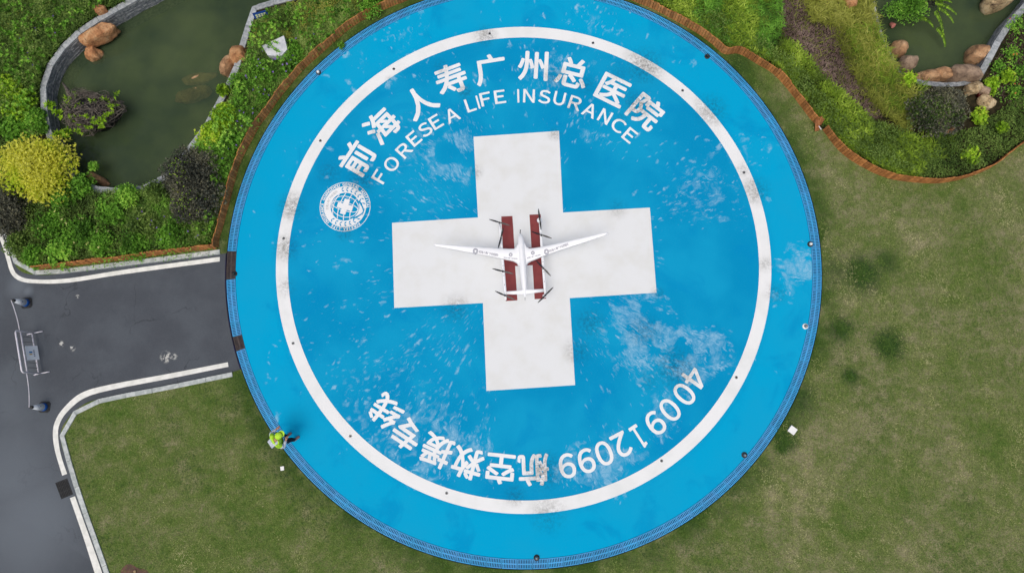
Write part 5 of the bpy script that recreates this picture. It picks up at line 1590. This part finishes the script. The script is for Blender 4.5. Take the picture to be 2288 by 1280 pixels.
for i, (x, y, r, m, lab) in enumerate(((2190, 262, 24, 'lime', 'bright lime shrub right of the large dull bush'), (2238, 285, 14, 'lime', 'small lime tuft at the lower right garden'), (2172, 345, 22, 'lime', 'lime flecked shrub near the lower right fence'), (2218, 190, 20, 'lime', 'yellow green shrub at the end of the granite coping'),
                                     (2232, 150, 20, 'green', 'green shrub right of the granite coping'), (2262, 120, 22, 'green', 'green shrub with an orange flower beside the coping'), (2275, 55, 26, 'green', 'leafy shrub with orange flowers at the right edge'), (2250, 170, 18, 'lime', 'yellow green plant in the dark mulch at the right'),
                                     (2282, 160, 20, 'green', 'green plant at the right edge beside the mulch'), (2030, 176, 22, 'lime', 'light green fern at the shore of the right pond'), (2268, 205, 20, 'green', 'green plant with one orange flower in the right corner'))):
    bush(x, y, r, r, .45, 'rosette' if m == 'lime' else 'leaf', LM[m], lab, 150, .09, .045, tone=.55, flowers=(LM['orange'], 3, .045) if i in (5, 6, 10) else None, grp='green shrubs of the right garden')
cover([(2200, 180), (2240, 110), (2290, 0), (2420, 0), (2420, 240), (2260, 240)], 220, .10, 'blade', LM['mulchbits'], 'bark_mulch', 'dark mulch between plants at the right edge', .1, .016, .4, 3, holes=(P2H,), seed=24, lump=.8)
cover([(2195, 200), (2240, 100), (2290, 0), (2420, 0), (2420, 240), (2260, 250)], 130, .26, 'leaf', LM['green'], 'low_plants', 'sparse green leaves over the mulch at the right edge', .10, .055, .5, 2.6, holes=(P2H,), seed=25, lump=.9)
# plants hanging into the right pond from the top
bush(2035, 12, 62, 40, .9, 'leaf', LM['green'], 'overhanging green shrub at the top of the right pond', 1500, .10, .045, tone=.48, lobes=8, z0=-.2)
bush(2085, -8, 60, 30, .9, 'twig', LM['dark'], 'dark root mass behind the shrub at the top of the right pond', 1500, .10, .02, tone=.55, z0=-.2, name='root_mass')
fe = empty('fern', P(2090, 20, .3), 'green fern fronds hanging over the right pond', 'fern')
lv = Leaves()
for (x0, y0, x1, y1, z0_, z1_) in ((2090, 5, 2136, 32, .7, .3), (2095, 15, 2130, 50, .6, .2), (2090, 25, 2108, 80, .5, -.1), (2095, 62, 2112, 103, .0, -.25), (2060, 40, 2085, 62, .5, .0), (2075, -5, 2125, 5, .7, .5), (2100, 0, 2150, -5, .7, .5)):
    a_, b2 = np.array(P(x0, y0, z0_)), np.array(P(x1, y1, z1_)); n_ = 26; t = np.linspace(0, 1, n_)[:, None]
    pts = a_ + (b2 - a_) * t + np.array([0, 0, .1]) * (4 * t * (1 - t)); ax = unit((b2 - a_)[None])[0]; sd_ = np.cross(ax, [0, 0, 1.0])
    for s in (-1, 1):
        lv.add(pts, np.tile(sd_ * s + ax * .5, (n_, 1)) + rnd_dir(n_) * .15, np.tile([0, 0, 1.0], (n_, 1)) + rnd_dir(n_) * .2, .13 * (1 - .6 * t[:, 0]), .065, .28 + rng.normal(0, .16, n_), .15, .25)
lv.build('fronds', LM['lime'], fe)
# pots
e = empty('pink_pot', P(1990, 53, -.3), 'pink plastic pot floating in the right pond', 'pot')
c = P(1990, 53, -.36); Mx = Matrix.Rotation(.5, 3, 'Z') @ Matrix.Rotation(1.2, 3, 'X')
o = MB(); o.lathe((0, 0, 0), [(.07, 0), (.10, .17), (.105, .18), (.09, .18)], 16); o.V = [tuple(Mx @ Vector(v) + c) for v in o.V]; o.build('body', M['pink'], e, True)
e = empty('red_pot', P(2184, 214, .03), 'dark red pot tipped towards the camera beside the pale boulder', 'pot')
c = P(2184, 214, .10); Mx = Matrix.Rotation(.3, 3, 'Y') @ Matrix.Rotation(.2, 3, 'X')
o = MB(); o.lathe((0, 0, 0), [(.05, -.06), (.085, .12), (.095, .125), (.075, .12), (.05, .0)], 16); o.V = [tuple(Mx @ Vector(v) + c) for v in o.V]; o.build('body', M['redpot'], e, True)

# -- turf blades over the lawns in view
K = 170000
px = np.stack([rng.uniform(-40, 2330, K), rng.uniform(0, 1330, K)], 1); W3 = PN(px, .03); xy = W3[:, :2]
ok = (np.hypot(xy[:, 0] - PADC.x, xy[:, 1] - PADC.y) > R_GRATE + .05) & ~inside(xy, np.array(bed1)) & ~inside(xy, np.array(bed2)) & ~inside(xy, np.array(hole_pad)) & ~inside(xy, pond1) & ~inside(xy, pond2)
kk = PN(smooth_line(KERB_S_O, 3), 0)[:, :2]
W3 = W3[ok]; xy = xy[ok]
for q in (kk, kn[:, :2]):      # keep off the kerb stones
    d = np.min(np.hypot(xy[:, None, 0] - resample(q, .12)[None, :, 0], xy[:, None, 1] - resample(q, .12)[None, :, 1]), 1) if len(q) else 9
    W3 = W3[d > .2]; xy = xy[d > .2]
k = len(W3)
tn = .46 + .22 * fnoise(xy, .9, 1) + .2 * fnoise(xy, 3.4, 2) + np.clip(xy[:, 0] / 200, -.05, .05) + rng.normal(0, .15, k)
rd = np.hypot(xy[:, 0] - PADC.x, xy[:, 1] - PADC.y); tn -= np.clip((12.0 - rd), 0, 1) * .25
lv = Leaves()
for q in range(2):
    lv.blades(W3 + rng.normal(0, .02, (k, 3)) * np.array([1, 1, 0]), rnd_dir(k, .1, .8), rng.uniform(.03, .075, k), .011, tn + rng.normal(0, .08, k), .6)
for x, y, r in ((1985, 770, 32), (1925, 612, 38), (1880, 735, 22), (1900, 840, 12), (1755, 985, 20), (1745, 1000, 12)):
    c = P(x, y, .03); n_ = int(r * 48); a = rng.uniform(0, 6.28, n_); rr = np.abs(rng.normal(0, .62, n_)) * r / 61 * (1 + .35 * np.sin(3 * a + x) + .2 * np.sin(7 * a))
    lv.blades(np.stack([c.x + rr * np.cos(a), c.y + rr * np.sin(a), np.full(n_, .03)], 1), rnd_dir(n_, .2, .9), rng.uniform(.05, .10, n_), .012, rng.normal(.14, .12, n_), .6)
o = lv.build('lawn_grass', LM['turf']); tag(o, 'short patchy turf grass of the lawns', None, None, 'stuff')
# weeds on the drain edge
bush(764, 102, 11, 11, .18, 'rosette', LM['green'], 'small weed growing on the drain grate at the upper left', 40, .07, .03, tone=.5, z0=.02, lobes=3, name='weed')
